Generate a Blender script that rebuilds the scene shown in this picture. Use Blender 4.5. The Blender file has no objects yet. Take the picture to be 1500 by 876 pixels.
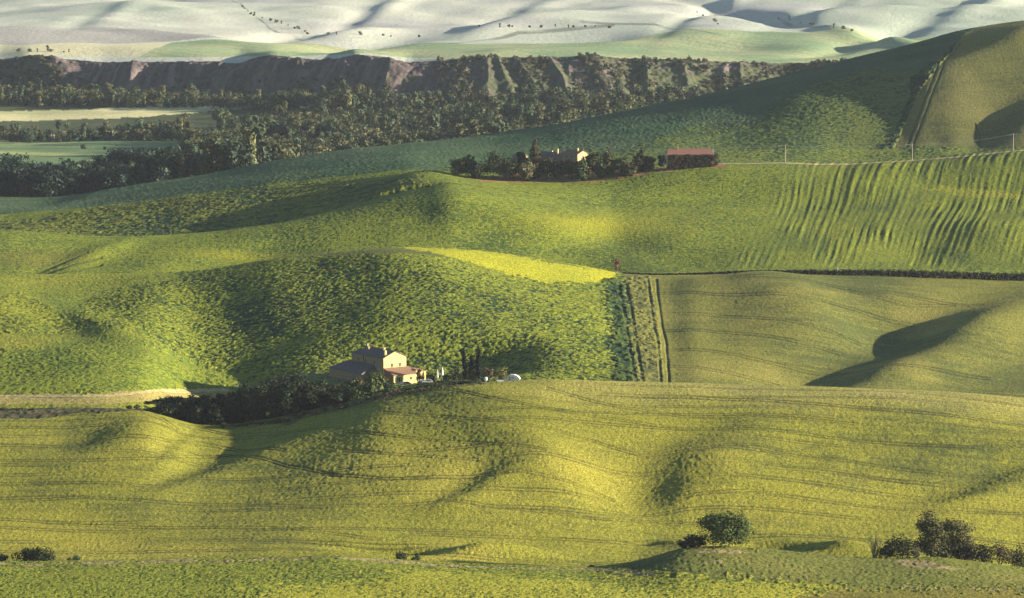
import bpy, math, random
import numpy as np
rng = np.random.default_rng(7)
random.seed(7)
SC = bpy.context.scene
COL = SC.collection
Q = 1.0                      # mesh density of the ground
F = 5018.0                   # focal length in pixels of the 1500 px wide photograph
PITCH = math.atan(588.0 / F)
CP, SP = math.cos(PITCH), math.sin(PITCH)
CAMZ = 200.0                 # eye height above the datum
R = math.radians

def tag(o, label=None, cat=None, group=None, kind=None):
    if label: o["label"] = label
    if cat: o["category"] = cat
    if group: o["group"] = group
    if kind: o["kind"] = kind
    return o

# ---------- noise ----------
_lat = np.random.default_rng(11).random((16, 256, 256)).astype(np.float32) * 2 - 1
def vn(x, y, seed=0):
    L = _lat[seed % 16]
    x = np.asarray(x, dtype=np.float64) + 31.7 * seed; y = np.asarray(y, dtype=np.float64) + 17.3 * seed
    xi = np.floor(x); yi = np.floor(y)
    fx = (x - xi).astype(np.float32); fy = (y - yi).astype(np.float32)
    xi = xi.astype(np.int64); yi = yi.astype(np.int64)
    fx = fx * fx * (3 - 2 * fx); fy = fy * fy * (3 - 2 * fy)
    a = L[yi & 255, xi & 255]; b = L[yi & 255, (xi + 1) & 255]
    c = L[(yi + 1) & 255, xi & 255]; d = L[(yi + 1) & 255, (xi + 1) & 255]
    return (a + (b - a) * fx) * (1 - fy) + (c + (d - c) * fx) * fy
def fbm(x, y, seed=0, o=3, g=0.5):
    s = 0; a = 1; t = 0
    for k in range(o):
        s = s + a * vn(x * 2 ** k, y * 2 ** k, seed + k); t += a; a *= g
    return s / t
def ss(a, b, x):
    t = np.clip((x - a) / (b - a), 0, 1)
    return t * t * (3 - 2 * t)

# ---------- picture row / depth -> metres ----------
def z_of(py, Y):             # height above datum of a point seen on row py at depth Y
    b = (438.0 - py) / F
    return CAMZ + Y * (-SP + b * CP) / (CP + b * SP)
def py_of(Z, Y):
    q = (Z - CAMZ) / Y
    b = (q * CP + SP) / (CP - q * SP)
    return 438.0 - b * F
def dirY(py):
    return CP + (438.0 - py) / F * SP

# ---------- the lie of the land: crest and valley lines, front to back ----------
def C(*v): return np.array(v, float).reshape(-1, 2)
XM = (-1200, 2700)
# each: (name, py-curve or None, Y-curve, Z-curve or None, rows)
c1 = C(-1200,822, 0,822, 250,820, 500,817, 700,824, 870,832, 930,826, 1000,807, 1060,804, 1150,808, 1250,816, 1300,818, 1380,816, 1450,824, 1500,832, 1700,850, 2700,870)
c2 = C(-1200,820, 0,820, 250,818, 500,815, 700,822, 870,829, 930,827, 1000,815, 1060,814, 1150,818, 1250,824, 1300,826, 1380,826, 1450,834, 1500,842, 1700,860, 2700,880)
c2y = C(-1200,975, 700,975, 870,980, 1000,1000, 1100,1005, 2700,1005)
c3 = C(-1200,598, 0,603, 150,600, 215,601, 290,622, 350,620, 420,610, 500,592, 560,577, 640,567, 720,558, 800,555, 900,560, 1000,564, 1150,568, 1300,573, 1400,578, 1500,585, 1800,600, 2700,610)
c4 = C(-1200,592, 0,597, 150,594, 215,598, 290,631, 350,632, 420,622, 500,604, 560,588, 640,578, 720,569, 800,567, 900,574, 1000,579, 1150,584, 1300,589, 1500,602, 1800,614, 2700,620)
c4y = C(-1200,1222, 0,1222, 200,1225, 290,1255, 2700,1260)
c5 = C(-1200,405, 0,403, 150,402, 270,400, 330,391, 400,379, 500,368, 580,361, 650,362, 700,367, 760,375, 830,385, 880,394, 905,400, 960,403, 1100,401, 1200,402, 1500,410, 2700,420)
c5d = C(-1200,402, 0,401, 150,401, 270,402, 330,398, 400,391, 500,382, 580,376, 650,377, 700,381, 760,387, 830,393, 880,398, 905,400, 960,401, 1100,398, 1200,400, 1500,408, 2700,418)
c5dy = C(-1200,1615, 270,1630, 400,1645, 830,1645, 960,1612, 2700,1612)
c6 = C(-1200,325, 0,337, 130,345, 200,347, 300,341, 400,328, 500,308, 600,286, 660,276, 750,290, 900,320, 1200,325, 1500,322, 2700,322)
c6d = C(-1200,340, 0,352, 130,357, 200,356, 300,348, 400,331, 500,304, 600,279, 660,269, 750,280, 900,305, 1200,308, 1500,306, 2700,306)
c7 = C(-1200,322, 0,318, 100,310, 200,300, 300,288, 400,275, 500,264, 600,256, 660,258, 750,262, 830,262, 950,250, 1060,244, 1150,241, 1230,243, 1350,237, 1430,229, 1500,222, 1800,205, 2700,190)
c7d = C(-1200,319, 0,315, 100,306, 200,295, 300,282, 400,268, 500,256, 600,248, 660,250, 750,252, 830,251, 950,243, 1060,240, 1150,238, 1230,240, 1350,234, 1430,225, 1500,218, 1800,200, 2700,185)
c8 = C(-1200,305, 0,302, 60,299, 150,280, 300,256, 400,236, 530,216, 700,199, 800,185, 900,166, 1000,146, 1100,122, 1200,98, 1300,73, 1400,45, 1450,36, 1500,30, 1600,24, 1800,22, 2700,30)
c8y = C(-1200,2000, 0,2000, 200,2080, 600,2170, 1200,2200, 2700,2220)
c9y = C(-1200,2130, 0,2130, 600,2340, 1200,2480, 1500,2540, 2700,2560)
c11 = C(-1200,86, 0,87, 40,82, 80,85, 150,91, 300,90, 350,93, 372,84, 400,80, 440,86, 490,88, 520,80, 560,85, 600,92, 650,88, 720,84, 850,83, 920,86, 1000,89, 1080,92, 1150,92, 1220,92, 2700,92)
c19y = C(-1200,3350, 0,3240, 300,3140, 620,3030, 760,3010, 1200,3060, 2700,3060)
K = [
 dict(y=-2500., z=120., n=6), dict(y=-500., z=178., n=6), dict(y=6., z=196.5, n=6), dict(y=70., z=176., n=8), dict(y=400., z=88., n=16), dict(y=800., z=11., n=20),
 dict(y=880., p=885., n=110),                      # 6 bottom edge
 dict(y=960., p=c1, n=34),                         # 7 crest of near strip
 dict(y=c2y, p=c2, n=320),                         # 8
 dict(y=1200., p=c3, n=50),                        # 9 crest of wheat hill
 dict(y=c4y, p=c4, n=420),                         # 10
 dict(y=1600., p=c5, n=40),                        # 11
 dict(y=c5dy, p=c5d, n=150),                       # 12
 dict(y=C(-1200,1735, 400,1740, 600,1765, 900,1745, 1500,1725, 2700,1725), p=c6, n=44),   # 13
 dict(y=C(-1200,1775, 400,1775, 600,1795, 900,1775, 1500,1757, 2700,1757), p=c6d, n=120), # 14
 dict(y=C(-1200,1890, 0,1880, 400,1870, 700,1850, 2700,1850), p=c7, n=24),   # 15
 dict(y=C(-1200,1915, 0,1905, 400,1893, 700,1872, 2700,1870), p=c7d, n=330),  # 16
 dict(y=c8y, p=c8, n=60),                          # 17
 dict(y=c9y, z=14., n=130),                        # 18 valley floor
 dict(y=c19y, z=17., n=90),                       # 19 cliff foot
 dict(y=C(-1200,3430, 0,3320, 300,3220, 620,3112, 760,3115, 1200,3175, 2700,3175), p=c11, n=90),           # 20 cliff top
 dict(y=3560., z=53., n=150), dict(y=4300., z=50., n=120), dict(y=5100., z=58., n=60), dict(y=6500., z=95., n=30), dict(y=9500., z=190., n=20), dict(y=16000., z=260., n=0)]

def gsm(v, s):
    if s <= 0: return v
    r = int(3 * s) + 1
    k = np.exp(-0.5 * (np.arange(-r, r + 1) / s) ** 2); k /= k.sum()
    return np.convolve(np.pad(v, r, mode='edge'), k, mode='valid')
FX = np.arange(-1200, 2701, 2.0)
def fine(c, sm):
    if np.isscalar(c): return np.full(FX.shape, float(c))
    return gsm(np.interp(FX, c[:, 0], c[:, 1]), sm / 2.0)
for i, k in enumerate(K):
    k['Y'] = fine(k['y'], 40)
    if 'p' in k: k['P'] = fine(k['p'], 5 if i == 20 else 12); k['Z'] = z_of(k['P'], k['Y'])
    else: k['Z'] = fine(k['z'], 30); k['P'] = py_of(k['Z'], k['Y'])

# columns: t = X / Y
step = 1.2 / Q
pin = np.arange(-70, 1570.1, step)
out = 70 + np.cumsum(np.geomspace(2, 220, 30))
pcol = np.concatenate([-out[::-1], pin, 1500 + out])
T = (pcol - 750) / F
NC = len(T)
KY = np.zeros((len(K), NC)); KZ = np.zeros_like(KY)
for i, k in enumerate(K):
    d = dirY(k['P'])
    tcurve = (FX - 750) / F / d                  # t of every curve sample
    KY[i] = np.interp(T, tcurve, k['Y']); KZ[i] = np.interp(T, tcurve, k['Z'])
# monotone cubic along each column
h = np.diff(KY, axis=0); dl = np.diff(KZ, axis=0) / h
m = np.zeros_like(KY)
w1 = 2 * h[1:] + h[:-1]; w2 = h[1:] + 2 * h[:-1]
same = dl[1:] * dl[:-1] > 0
with np.errstate(divide='ignore', invalid='ignore'):
    hm = (w1 + w2) / (w1 / dl[:-1] + w2 / dl[1:])
m[1:-1] = np.where(same, hm, 0)
# let crests be a touch asymmetric: blend with centred slope where it is gentle
cen = (dl[1:] * h[:-1] + dl[:-1] * h[1:]) / (h[1:] + h[:-1])
m[1:-1] = 0.6 * np.where(same, hm, 0) + 0.2 * cen
m[0] = dl[0]; m[-1] = dl[-1]
for i in range(len(K)):
    m[i] = gsm(m[i], 70 if i >= 20 else 8)
rowsY = []; rowsZ = []; SEG = []; U = []
for i in range(len(K) - 1):
    n = max(2, int(K[i]['n'] * (Q if 6 <= i < 21 else 1)))
    for j in range(n):
        s = j / n
        hh = h[i]
        z = ((2*s**3 - 3*s*s + 1) * KZ[i] + (s**3 - 2*s*s + s) * hh * m[i] + (-2*s**3 + 3*s*s) * KZ[i+1] + (s**3 - s*s) * hh * m[i+1])
        rowsY.append(KY[i] + s * hh); rowsZ.append(z); SEG.append(i); U.append(s)
rowsY.append(KY[-1]); rowsZ.append(KZ[-1]); SEG.append(len(K) - 1); U.append(0)
GY = np.array(rowsY); GZ0 = np.array(rowsZ); SEG = np.array(SEG); U = np.array(U)
NR = len(SEG)
GX = GY * T[None, :]
GP = py_of(GZ0, GY)                      # row on which the bare ground lies
GPX = 750 + F * T[None, :] * dirY(GP)
# level ground the farmhouse stands on
_xc = (615 - 750) / F * 1338
_w = np.exp(-((GX - _xc) / 42) ** 4 - ((GY - 1338) / 40) ** 4)
GZ0 = GZ0 + (z_of(557., 1330.) - GZ0) * _w
print("grid", NR, NC)
def rows(a, b):                          # slice of rows in segments a..b-1
    r0 = np.searchsorted(SEG, a); r1 = np.searchsorted(SEG, b)
    return slice(r0, r1)
GH = np.zeros_like(GZ0)                  # relief added to the bare ground

# ---------- hollows and swells:  (px, py, rx, ry, angle, slope) facing the sun (+) or away (-) ----------
def swell(seg, L):
    sl = rows(*seg)
    PX, PY, YY = GPX[sl], GP[sl], GY[sl]
    acc = np.zeros_like(PX)
    for (px, py, rx, ry, ang, b) in L:
        c, s = math.cos(R(ang)), math.sin(R(ang))
        dx, dy = PX - px, PY - py
        u = (dx * c - dy * s) / rx; v = (dx * s + dy * c) / ry
        acc += -b * dx * YY / F * np.exp(-0.5 * (u * u + v * v))
    # fade at the two ends of the band of rows
    seg_u = (SEG[sl] - seg[0] + U[sl]) / (seg[1] - seg[0])
    n = len(seg_u); r = np.arange(n) / n
    fade = (ss(0, 0.05, r) * ss(0, 0.05, 1 - r))[:, None]
    GH[sl] += acc * fade

def draw(seg, L):
    """a draw or spur running up the slope from (x1, y1) to (x2, y2); w half width, slope b towards (+) or away from (-) the sun"""
    sl = rows(*seg); PX, PY, YY = GPX[sl], GP[sl], GY[sl]
    acc = np.zeros_like(PX)
    for (x1, y1, x2, y2, w, b) in L:
        t = (PY - y1) / (y2 - y1); ax = x1 + (x2 - x1) * t + 6 * np.sin(t * 3.1 + x1)
        win = ss(-.35, .25, t) * ss(1.45, .75, t)
        d = PX - ax; acc += -b * d * YY / F * np.exp(-.5 * (d / w) ** 2) * win
    n = PX.shape[0]; r = np.arange(n) / n
    GH[sl] += acc * (ss(0, .03, r) * ss(0, .05, 1 - r))[:, None]
swell((8, 9), [(p[0],p[1],p[2],p[3],p[4],p[5]*1.25) for p in [
 (860,690,85,34,-22,.17), (1210,700,120,34,-5,.07),
 (1440,605,120,16,-6,.06), (150,632,70,16,5,-.07), 
 (790,578,110,12,-3,.06), (60,780,90,22,0,.05), (560,780,120,20,0,.03), (620,740,50,10,0,-.06), (1110,625,60,14,0,-.04), (1390,650,120,12,-3,-.05),
 (1185,802,62,5,-6,-.34), (650,805,75,3.5,-2,-.30), (968,794,26,2.5,0,-.2), (120,600,90,5,0,-.1)]])
swell((10, 11), [
 (40,452,70,20,-18,.14), (190,440,80,26,12,-.10), (250,512,100,13,-20,.13), (400,500,90,40,-20,-.06), (60,545,110,24,0,-.04),
 (545,450,80,28,15,-.05), (390,425,60,20,10,-.04), (250,500,60,12,-25,-.08), (330,420,60,20,10,-.04), (1225,455,85,28,-20,.22), (1470,475,60,24,0,.05), 
 (1000,480,20,70,0,-.07), (1075,470,60,30,0,-.04), (700,400,120,16,-7,.10), (620,500,90,26,0,.03), (850,470,40,50,0,-.03)])
swell((12, 13), [
 
 (90,388,60,8,18,-.15), (200,370,50,10,12,-.05), (330,375,80,10,8,.10), (40,360,50,10,0,.05), (850,345,90,14,-12,.12), (740,352,70,14,10,-.07), (1000,365,60,10,0,.03),
 (1400,355,60,20,10,-.12)])
swell((14, 15), [(520,298,110,11,20,-.14), (700,285,60,8,0,.05), (960,285,120,10,0,.05), (1330,275,100,10,0,.05), (300,320,70,10,12,.04)])
swell((16, 17), [
 (1415,135,50,48,0,.16), (1335,140,16,60,0,-.12), (1475,182,42,16,28,-.28), (1440,62,70,9,12,-.16), (1250,175,60,36,20,.09), (1040,205,60,14,12,.04),
 (1388,208,16,6,0,-.14), (1130,150,60,26,20,-.04), (1480,110,40,30,0,.05)])

swell((20, 24), [
 (150,29,34,5,14,-.14), (240,50,120,4,-3,-.07), (545,17,34,6,16,-.24), (470,44,60,3,4,-.22), (640,45,120,5,5,-.17), (770,14,60,6,14,-.14), (930,49,90,4,0,-.16), (1060,9,50,6,22,-.18),
 (1200,40,110,5,-10,-.17), (1400,24,120,6,13,-.17), (905,22,60,5,5,-.08), (700,72,50,3,0,-.10), (1150,63,70,4,0,-.09), (350,32,110,8,-8,.05), (600,30,110,8,0,.06), (1000,30,90,7,0,.05), (1300,30,90,6,10,.06), (440,8,60,6,0,-.08), (1250,8,70,5,14,-.12)])
draw((8, 9), [(648,736,735,688,32,-.15), (955,742,1055,618,62,-.14), (240,712,430,640,36,-.17), (222,680,292,632,16,-.12), (1395,728,1490,684,60,-.18), (120,660,190,618,50,-.07), (1150,700,1230,640,60,-.05)])
draw((10, 11), [(1195,578,1450,448,78,-.29), (1010,570,985,430,26,-.05)])
# rolling far plateau
sl = rows(20, 26)
x, y = GX[sl], GY[sl]
w = ss(.05, .6, SEG[sl][:, None] - 20 + U[sl][:, None])
amp = 8 + 11 * ss(3500, 5500, y)
roll = fbm(x / 330 + 3.1, y / 520 + 1.7, 2, 4, .45) * amp * 1.5
roll += np.sqrt(vn(x / 260 + .4 * vn(x / 150, y / 200, 9), y / 900 + 7, 5) ** 2 + .03) * 9 * ss(3600, 4300, y)
GH[sl] += (roll - 2) * w
# the cliff: gullies and spurs of bare clay
sl = rows(18, 21)
x, y = GX[sl], GY[sl]; seg = SEG[sl][:, None]; u = U[sl][:, None]
mid = np.where(seg == 19, np.sin(np.pi * np.clip(u, 0, 1)) ** .8, 0)
wx = x + 22 * vn(x / 90, y / 60, 4)
g = 1 - 2 * np.abs(vn(wx / 42, y / 260, 6)); g2 = 1 - 2 * np.abs(vn(wx / 17, y / 120, 8))
GH[sl] += mid * (g * 6 + g2 * 3.5 + 1.5 * fbm(x / 7, y / 7, 1, 3))
GH[sl] += np.where(seg == 18, ss(.8, 1, u) * 3 * fbm(x / 30, y / 30, 3, 3), 0)
# broad unevenness of every hill
sl = rows(6, 18)
x, y = GX[sl], GY[sl]
GH[sl] += 1.0 * fbm(x / 55, y / 80, 3, 3) * (1 - ss(0, .3, np.abs(0 * x)))

# ---------- fields: colour of each crop and height of its tufts ----------
RGB = lambda *v: np.array(v, np.float32)
COLR = np.zeros((NR, NC, 3), np.float32); COLR[:] = RGB(.13, .15, .03)
TUFT = np.zeros((NR, NC), np.float32)        # plant clump height already in metres
def inside(PX, PY, poly):
    r = np.zeros(PX.shape, bool); n = len(poly)
    for i in range(n):
        x1, y1 = poly[i]; x2, y2 = poly[(i + 1) % n]
        if y1 == y2: continue
        c = (y1 > PY) != (y2 > PY)
        r ^= c & (PX < (x2 - x1) * (PY - y1) / (y2 - y1) + x1)
    return r
def dist_line(PX, PY, pts):
    d = np.full(PX.shape, 1e9)
    for (x1, y1), (x2, y2) in zip(pts[:-1], pts[1:]):
        L = (x2 - x1) ** 2 + (y2 - y1) ** 2
        t = np.clip(((PX - x1) * (x2 - x1) + (PY - y1) * (y2 - y1)) / L, 0, 1)
        d = np.minimum(d, np.hypot(PX - x1 - t * (x2 - x1), PY - y1 - t * (y2 - y1)))
    return d
def lerp(a, b, t): return a + (b - a) * t[..., None]
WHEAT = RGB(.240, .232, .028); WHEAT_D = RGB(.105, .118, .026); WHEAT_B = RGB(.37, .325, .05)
WEED_T = RGB(.235, .240, .022); WEED_G = RGB(.022, .045, .022); WEED_M = RGB(.11, .14, .022)
DARKG = RGB(.042, .090, .036); TAN = RGB(.46, .36, .17); SOIL = RGB(.075, .052, .034)

def crop_smooth(sl, M, col=WHEAT, dark=WHEAT_D, bright=WHEAT_B, h=.16):
    x, y = GX[sl], GY[sl]
    n = .55 * fbm(x / 7, y / 9, 1, 4, .7) + .5 * fbm(x / 30, y / 2.2, 10, 2) + .35 * vn(x / .7, y / 1.5, 14); big = fbm(x / 60, y / 110, 5, 3)
    c = lerp(np.broadcast_to(col, x.shape + (3,)), dark, np.clip(.36 + n * .95 + big * 1.1, 0, 1))
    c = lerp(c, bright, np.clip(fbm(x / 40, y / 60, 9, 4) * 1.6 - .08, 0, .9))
    COLR[sl] = np.where(M[..., None], c, COLR[sl])
    t = .45 * h * (vn(x / .8, y / 1.3, 3) + .9 * vn(x / 5, y / 1.6, 4))
    TUFT[sl] = np.where(M, t, TUFT[sl])
def crop_tufts(sl, M, sx=2.4, sy=5.0, h=.62, top=WEED_T, gap=WEED_G, mid=WEED_M, thr=0.0, rot=0.0, cover=None):
    x, y = GX[sl], GY[sl]
    xx = x + .9 * vn(x / 4.3, y / 4.2, 12); yy = y + .5 * vn(x / 5, y / 3.3, 13)
    if rot: xx, yy = xx * math.cos(rot) - yy * math.sin(rot), xx * math.sin(rot) + yy * math.cos(rot)
    n = .62 * vn(xx / (sx * 1.35), yy / (sy * .62), 2) + .36 * vn(xx / sx * 1.5 + yy * .11, yy / sy * 2.3, 3) + .30 * vn(xx / 1.0, yy / .55, 4)
    big = fbm(x / 34, y / 60, 6, 3) + .45 * fbm(x / 15, y / 12, 8, 2)
    q = n + thr + .42 * big + (0 if cover is None else cover)
    f = ss(-.26, .30, q)
    c = lerp(np.broadcast_to(gap, x.shape + (3,)), mid, np.clip(f * 2, 0, 1)); c = lerp(c, top, np.clip(f * 2 - 1, 0, 1) * np.clip(.75 + .5 * vn(x / 1.1, y / 2.3, 7), 0, 1))
    COLR[sl] = np.where(M[..., None], c, COLR[sl])
    TUFT[sl] = np.where(M, h * (f * 1.0 + .35 * vn(x / 1.0, y / .6, 9)), TUFT[sl])

ALL = lambda sl: np.ones(GX[sl].shape, bool)
def warp(sl, a=4.0):
    x, y = GX[sl], GY[sl]
    return GPX[sl] + a * vn(x / 5, y / 16, 1), GP[sl] + .35 * a * vn(x / 6, y / 18, 2)
def warp2(sl, a=26., b=12.):
    x, y = GX[sl], GY[sl]
    return (GPX[sl] + a * vn(x / 17, y / 40, 1) + b * 1.6 * vn(x / 1.6, y / 2.4, 10), GP[sl] + .4 * a * vn(x / 15, y / 38, 2) + .6 * b * vn(x / 1.5, y / 2.2, 11))

# near strip
sl = rows(0, 8); PX, PY = warp(sl, 5)
M = ALL(sl)
crop_tufts(sl, M, .6, .9, .18, RGB(.24, .25, .024), RGB(.07, .105, .02), RGB(.15, .18, .022), thr=.10)
VX, VY = warp2(sl, 40, 30)
m2 = inside(VX, VY, [(560,842),(900,846),(1100,856),(1240,866),(1240,900),(380,900),(430,862)])
crop_tufts(sl, m2, .6, .9, .15, RGB(.36, .34, .035), RGB(.14, .17, .025), RGB(.27, .27, .03), thr=.25)
VX, VY = warp2(sl, 8, 14)
m3 = inside(VX, VY, [(960,800),(1800,800),(1800,868),(1500,862),(1300,858),(1000,842),(900,838)])
crop_smooth(sl, m3, RGB(.155, .165, .03), RGB(.075, .09, .022), RGB(.22, .20, .045), .25)
m4 = (np.abs(PY - np.interp(PX, [-200,0,250,500,700,870,960], [824,824,822,820,828,835,842])) < 1.5 + 1.2 * vn(GX[sl] / 4, GY[sl] / 30, 3)) & (PX < 960)
m5 = inside(PX, PY, [(1300,818),(1360,820),(1420,832),(1340,830)]) | inside(PX, PY, [(1010,806),(1080,806),(1090,812),(1020,811)]) | (np.abs(PY - np.interp(PX, [1300,1500], [856,862])) < 1.2) & (PX > 1320) | inside(PX, PY, [(1030,823),(1060,823),(1060,826),(1035,826)])
COLR[sl] = np.where((m4 | m5)[..., None], lerp(np.broadcast_to(TAN * .75, PX.shape + (3,)), RGB(.17, .15, .05), np.clip(.5 + fbm(GX[sl] / 2, GY[sl] / 4, 3, 3), 0, 1)), COLR[sl])
m6 = inside(VX, VY, [(1180,868),(1240,860),(1700,866),(1700,910),(1160,910)])
crop_smooth(sl, m6, RGB(.20, .18, .03), RGB(.12, .12, .025), RGB(.27, .21, .04), .12)
# big wheat hill
sl = rows(8, 10); PX, PY = GPX[sl], GP[sl]
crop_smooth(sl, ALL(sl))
x, y = GX[sl], GY[sl]
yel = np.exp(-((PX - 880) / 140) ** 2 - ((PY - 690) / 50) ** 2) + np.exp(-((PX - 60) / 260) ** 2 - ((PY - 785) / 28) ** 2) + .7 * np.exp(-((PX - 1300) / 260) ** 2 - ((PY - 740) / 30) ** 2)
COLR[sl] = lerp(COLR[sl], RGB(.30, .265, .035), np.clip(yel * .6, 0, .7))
dry = ss(.72, .95, (SEG[sl] - 8 + U[sl]))[:, None] * ss(640, 900, PX) * np.clip(.75 + .5 * fbm(x / 30, y / 30, 4, 3), 0, 1)  # sunlit brightness of the crest, painted in as paler crop
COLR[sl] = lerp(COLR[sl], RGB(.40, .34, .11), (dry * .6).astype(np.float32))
wxx, wyy = warp(sl, 6)
mud = inside(wxx, wyy, [(-100,592),(60,592),(180,596),(215,600),(120,604),(20,610),(-100,612)])
COLR[sl] = np.where(mud[..., None], lerp(np.broadcast_to(RGB(.05,.052,.028), x.shape + (3,)), RGB(.12,.10,.04), np.clip(.4 + 1.2 * fbm(x / 3, y / 5, 2, 3), 0, 1)), COLR[sl])
scrub = inside(wxx, wyy, [(380,618),(420,598),(520,575),(620,568),(700,556),(715,560),(640,572),(560,584),(480,604),(420,624)])
COLR[sl] = np.where(scrub[..., None], lerp(np.broadcast_to(RGB(.09,.05,.03), x.shape + (3,)), RGB(.14,.15,.03), np.clip(.5 + 1.4 * fbm(x / 2, y / 4, 2, 3), 0, 1)), COLR[sl])
TUFT[sl] = np.where(scrub | mud, .28 * np.clip(vn(x / 1.2, y / 3, 3) + .3, 0, 1), TUFT[sl])
# middle ground
sl = rows(10, 12); x, y = GX[sl], GY[sl]; PX, PY = GPX[sl], GP[sl]; WX, WY = warp(sl, 5)
left = inside(WX, WY, [(-2000,380),(905,380),(908,403),(915,470),(925,570),(940,650),(-2000,650)])
crop_smooth(sl, ~left, RGB(.195, .19, .036), RGB(.095, .11, .028), RGB(.28, .245, .055), .14)
crop_smooth(sl, left, RGB(.20, .215, .022), RGB(.11, .15, .022), RGB(.26, .255, .03), .3)
VX, VY = warp2(sl)
dome = inside(VX, VY, [(230,410),(330,385),(450,362),(560,355),(640,372),(740,395),(830,412),(918,406),(925,470),(940,640),(440,640),(400,568),(300,530),(200,498),(110,470),(140,440)])
crop_tufts(sl, dome & left, 1.05, 1.3, .36, RGB(.26, .275, .024), RGB(.022, .046, .02), RGB(.115, .155, .022), thr=.04)
lt = inside(VX, VY, [(-400,425),(60,440),(110,470),(90,482),(-400,485)])
crop_tufts(sl, lt, 1.1, 1.5, .3, RGB(.26, .265, .025), RGB(.07, .10, .02), RGB(.16, .185, .02), thr=.1)
lb = inside(VX, VY, [(-400,520),(120,510),(330,548),(400,575),(-400,590)])
crop_tufts(sl, lb, 1.1, 1.5, .26, RGB(.21, .235, .02), RGB(.07, .11, .02), RGB(.15, .185, .022), thr=.12)
VX, VY = warp2(sl, 6, 8)
dk = inside(VX, VY, [(880,404),(916,404),(926,470),(940,600),(900,600),(900,520),(890,450)])
crop_tufts(sl, dk, 2, 6, .7, RGB(.07, .10, .02), RGB(.02, .045, .02), RGB(.045, .07, .02))
VX, VY = warp2(sl, 5, 5)
lit_strip = inside(VX, VY, [(560,362),(590,360),(700,366),(905,398),(905,406),(800,410),(730,392),(640,374)])  # sunlit glow along the dome crest, put into a brighter crop colour
crop_smooth(sl, lit_strip, RGB(.42, .40, .022), RGB(.30, .31, .022), RGB(.48, .43, .03), .25)
strip = inside(PX, PY, [(918,404),(952,404),(966,480),(978,620),(934,620),(930,500)])
crop_tufts(sl, strip, 1.2, 5, .35, RGB(.20, .19, .04), RGB(.09, .10, .035), RGB(.15, .15, .035), thr=.1)
pale = inside(WX, WY, [(-400,580),(0,578),(160,578),(240,573),(330,570),(360,580),(340,588),(160,590),(-400,590)])
COLR[sl] = np.where(pale[..., None], lerp(np.broadcast_to(RGB(.30,.25,.075), x.shape + (3,)), TAN, np.clip(1 - np.abs(PY - np.interp(PX, [0, 160, 240, 330], [581, 581, 574, 572])) / 2.2, 0, 1)), COLR[sl]); TUFT[sl] = np.where(pale, .1 * vn(x, y, 3), TUFT[sl])
pale2 = inside(WX, WY, [(340,560),(470,545),(560,560),(360,590)])
COLR[sl] = np.where(pale2[..., None], RGB(.18,.19,.06), COLR[sl])
# slope below the upper farm
sl = rows(12, 16); x, y = GX[sl], GY[sl]; PX, PY = GPX[sl], GP[sl]; WX, WY = warp(sl, 6)
crop_tufts(sl, ALL(sl), .9, 1.1, .14, RGB(.215, .24, .022), RGB(.055, .09, .02), RGB(.135, .172, .022), thr=.12)
VX, VY = warp2(sl, 14, 10)
a1 = inside(VX, VY, [(-1500,345),(130,352),(300,340),(430,322),(520,300),(640,272),(560,268),(420,270),(300,285),(160,302),(60,322),(-1500,325)]) & (SEG[sl][:, None] >= 14)
crop_tufts(sl, a1, 2.0, 1.7, .42, RGB(.20, .20, .022), RGB(.03, .06, .03), RGB(.09, .12, .024), thr=.02)
brn = np.exp(-((PX - 50) / 70) ** 2 - ((PY - 378) / 9) ** 2)
COLR[sl] = lerp(COLR[sl], RGB(.17, .14, .035), np.clip(brn, 0, .35))
yel = np.exp(-((PX - 880) / 110) ** 2 - ((PY - 330) / 18) ** 2) + .8 * np.exp(-((PX - 340) / 110) ** 2 - ((PY - 374) / 8) ** 2)  # glow of the lit slope, painted as yellower crop
COLR[sl] = lerp(COLR[sl], RGB(.33, .31, .02), np.clip(yel * .6, 0, .6))
# seed rows running up the slope on the right
rg = ss(1075, 1190, PX + (PY - 320) * .45 + 20 * vn(x / 12, y / 40, 3)) * ss(398, 384, PY)
lx = x / y * 1790 - (.10 + .03 * vn(x / 60, y / 900, 9)) * (y - 1700) + .6 * vn(x / 25, y / 60, 4)
per = 3.7
st = .45 * np.sin(2 * np.pi * lx / per + 1.6 * vn(x / 24, y / 300, 6)) + .8 * vn(lx / 2.0, y / 60, 8) + .6 * vn(lx / .9, y / 30, 3)
st = st * (.42 + .75 * fbm(x / 22, y / 30, 11, 3)) * 1.15
bl = np.clip(.5 + .75 * st + .5 * fbm(x / 14, y / 22, 2, 3), 0, 1)
bl2 = np.clip(.2 + 1.4 * fbm(x / 40, y / 50, 7, 3) + ss(300, 380, PY) * ss(1300, 1480, PX) * .6, 0, 1)
c = lerp(np.broadcast_to(RGB(.225, .245, .022), x.shape + (3,)), RGB(.04, .075, .022), bl * np.clip(.65 + bl2 * .5, 0, 1))
c = lerp(c, TUFT[sl][..., None] * 0 + RGB(.12, .15, .02), np.clip(.3 + .8 * vn(x / 1.5, y / 4, 5), 0, .5))
COLR[sl] = lerp(COLR[sl], c, rg.astype(np.float32)); TUFT[sl] += (rg * -.42 * st * .6).astype(np.float32)
gr = inside(WX, WY, [(1380,268),(1440,276),(1560,286),(1560,294),(1430,288),(1360,276)])
COLR[sl] = np.where(gr[..., None], lerp(COLR[sl], RGB(.30, .29, .03), np.full(x.shape, .5, np.float32)), COLR[sl])
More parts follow.
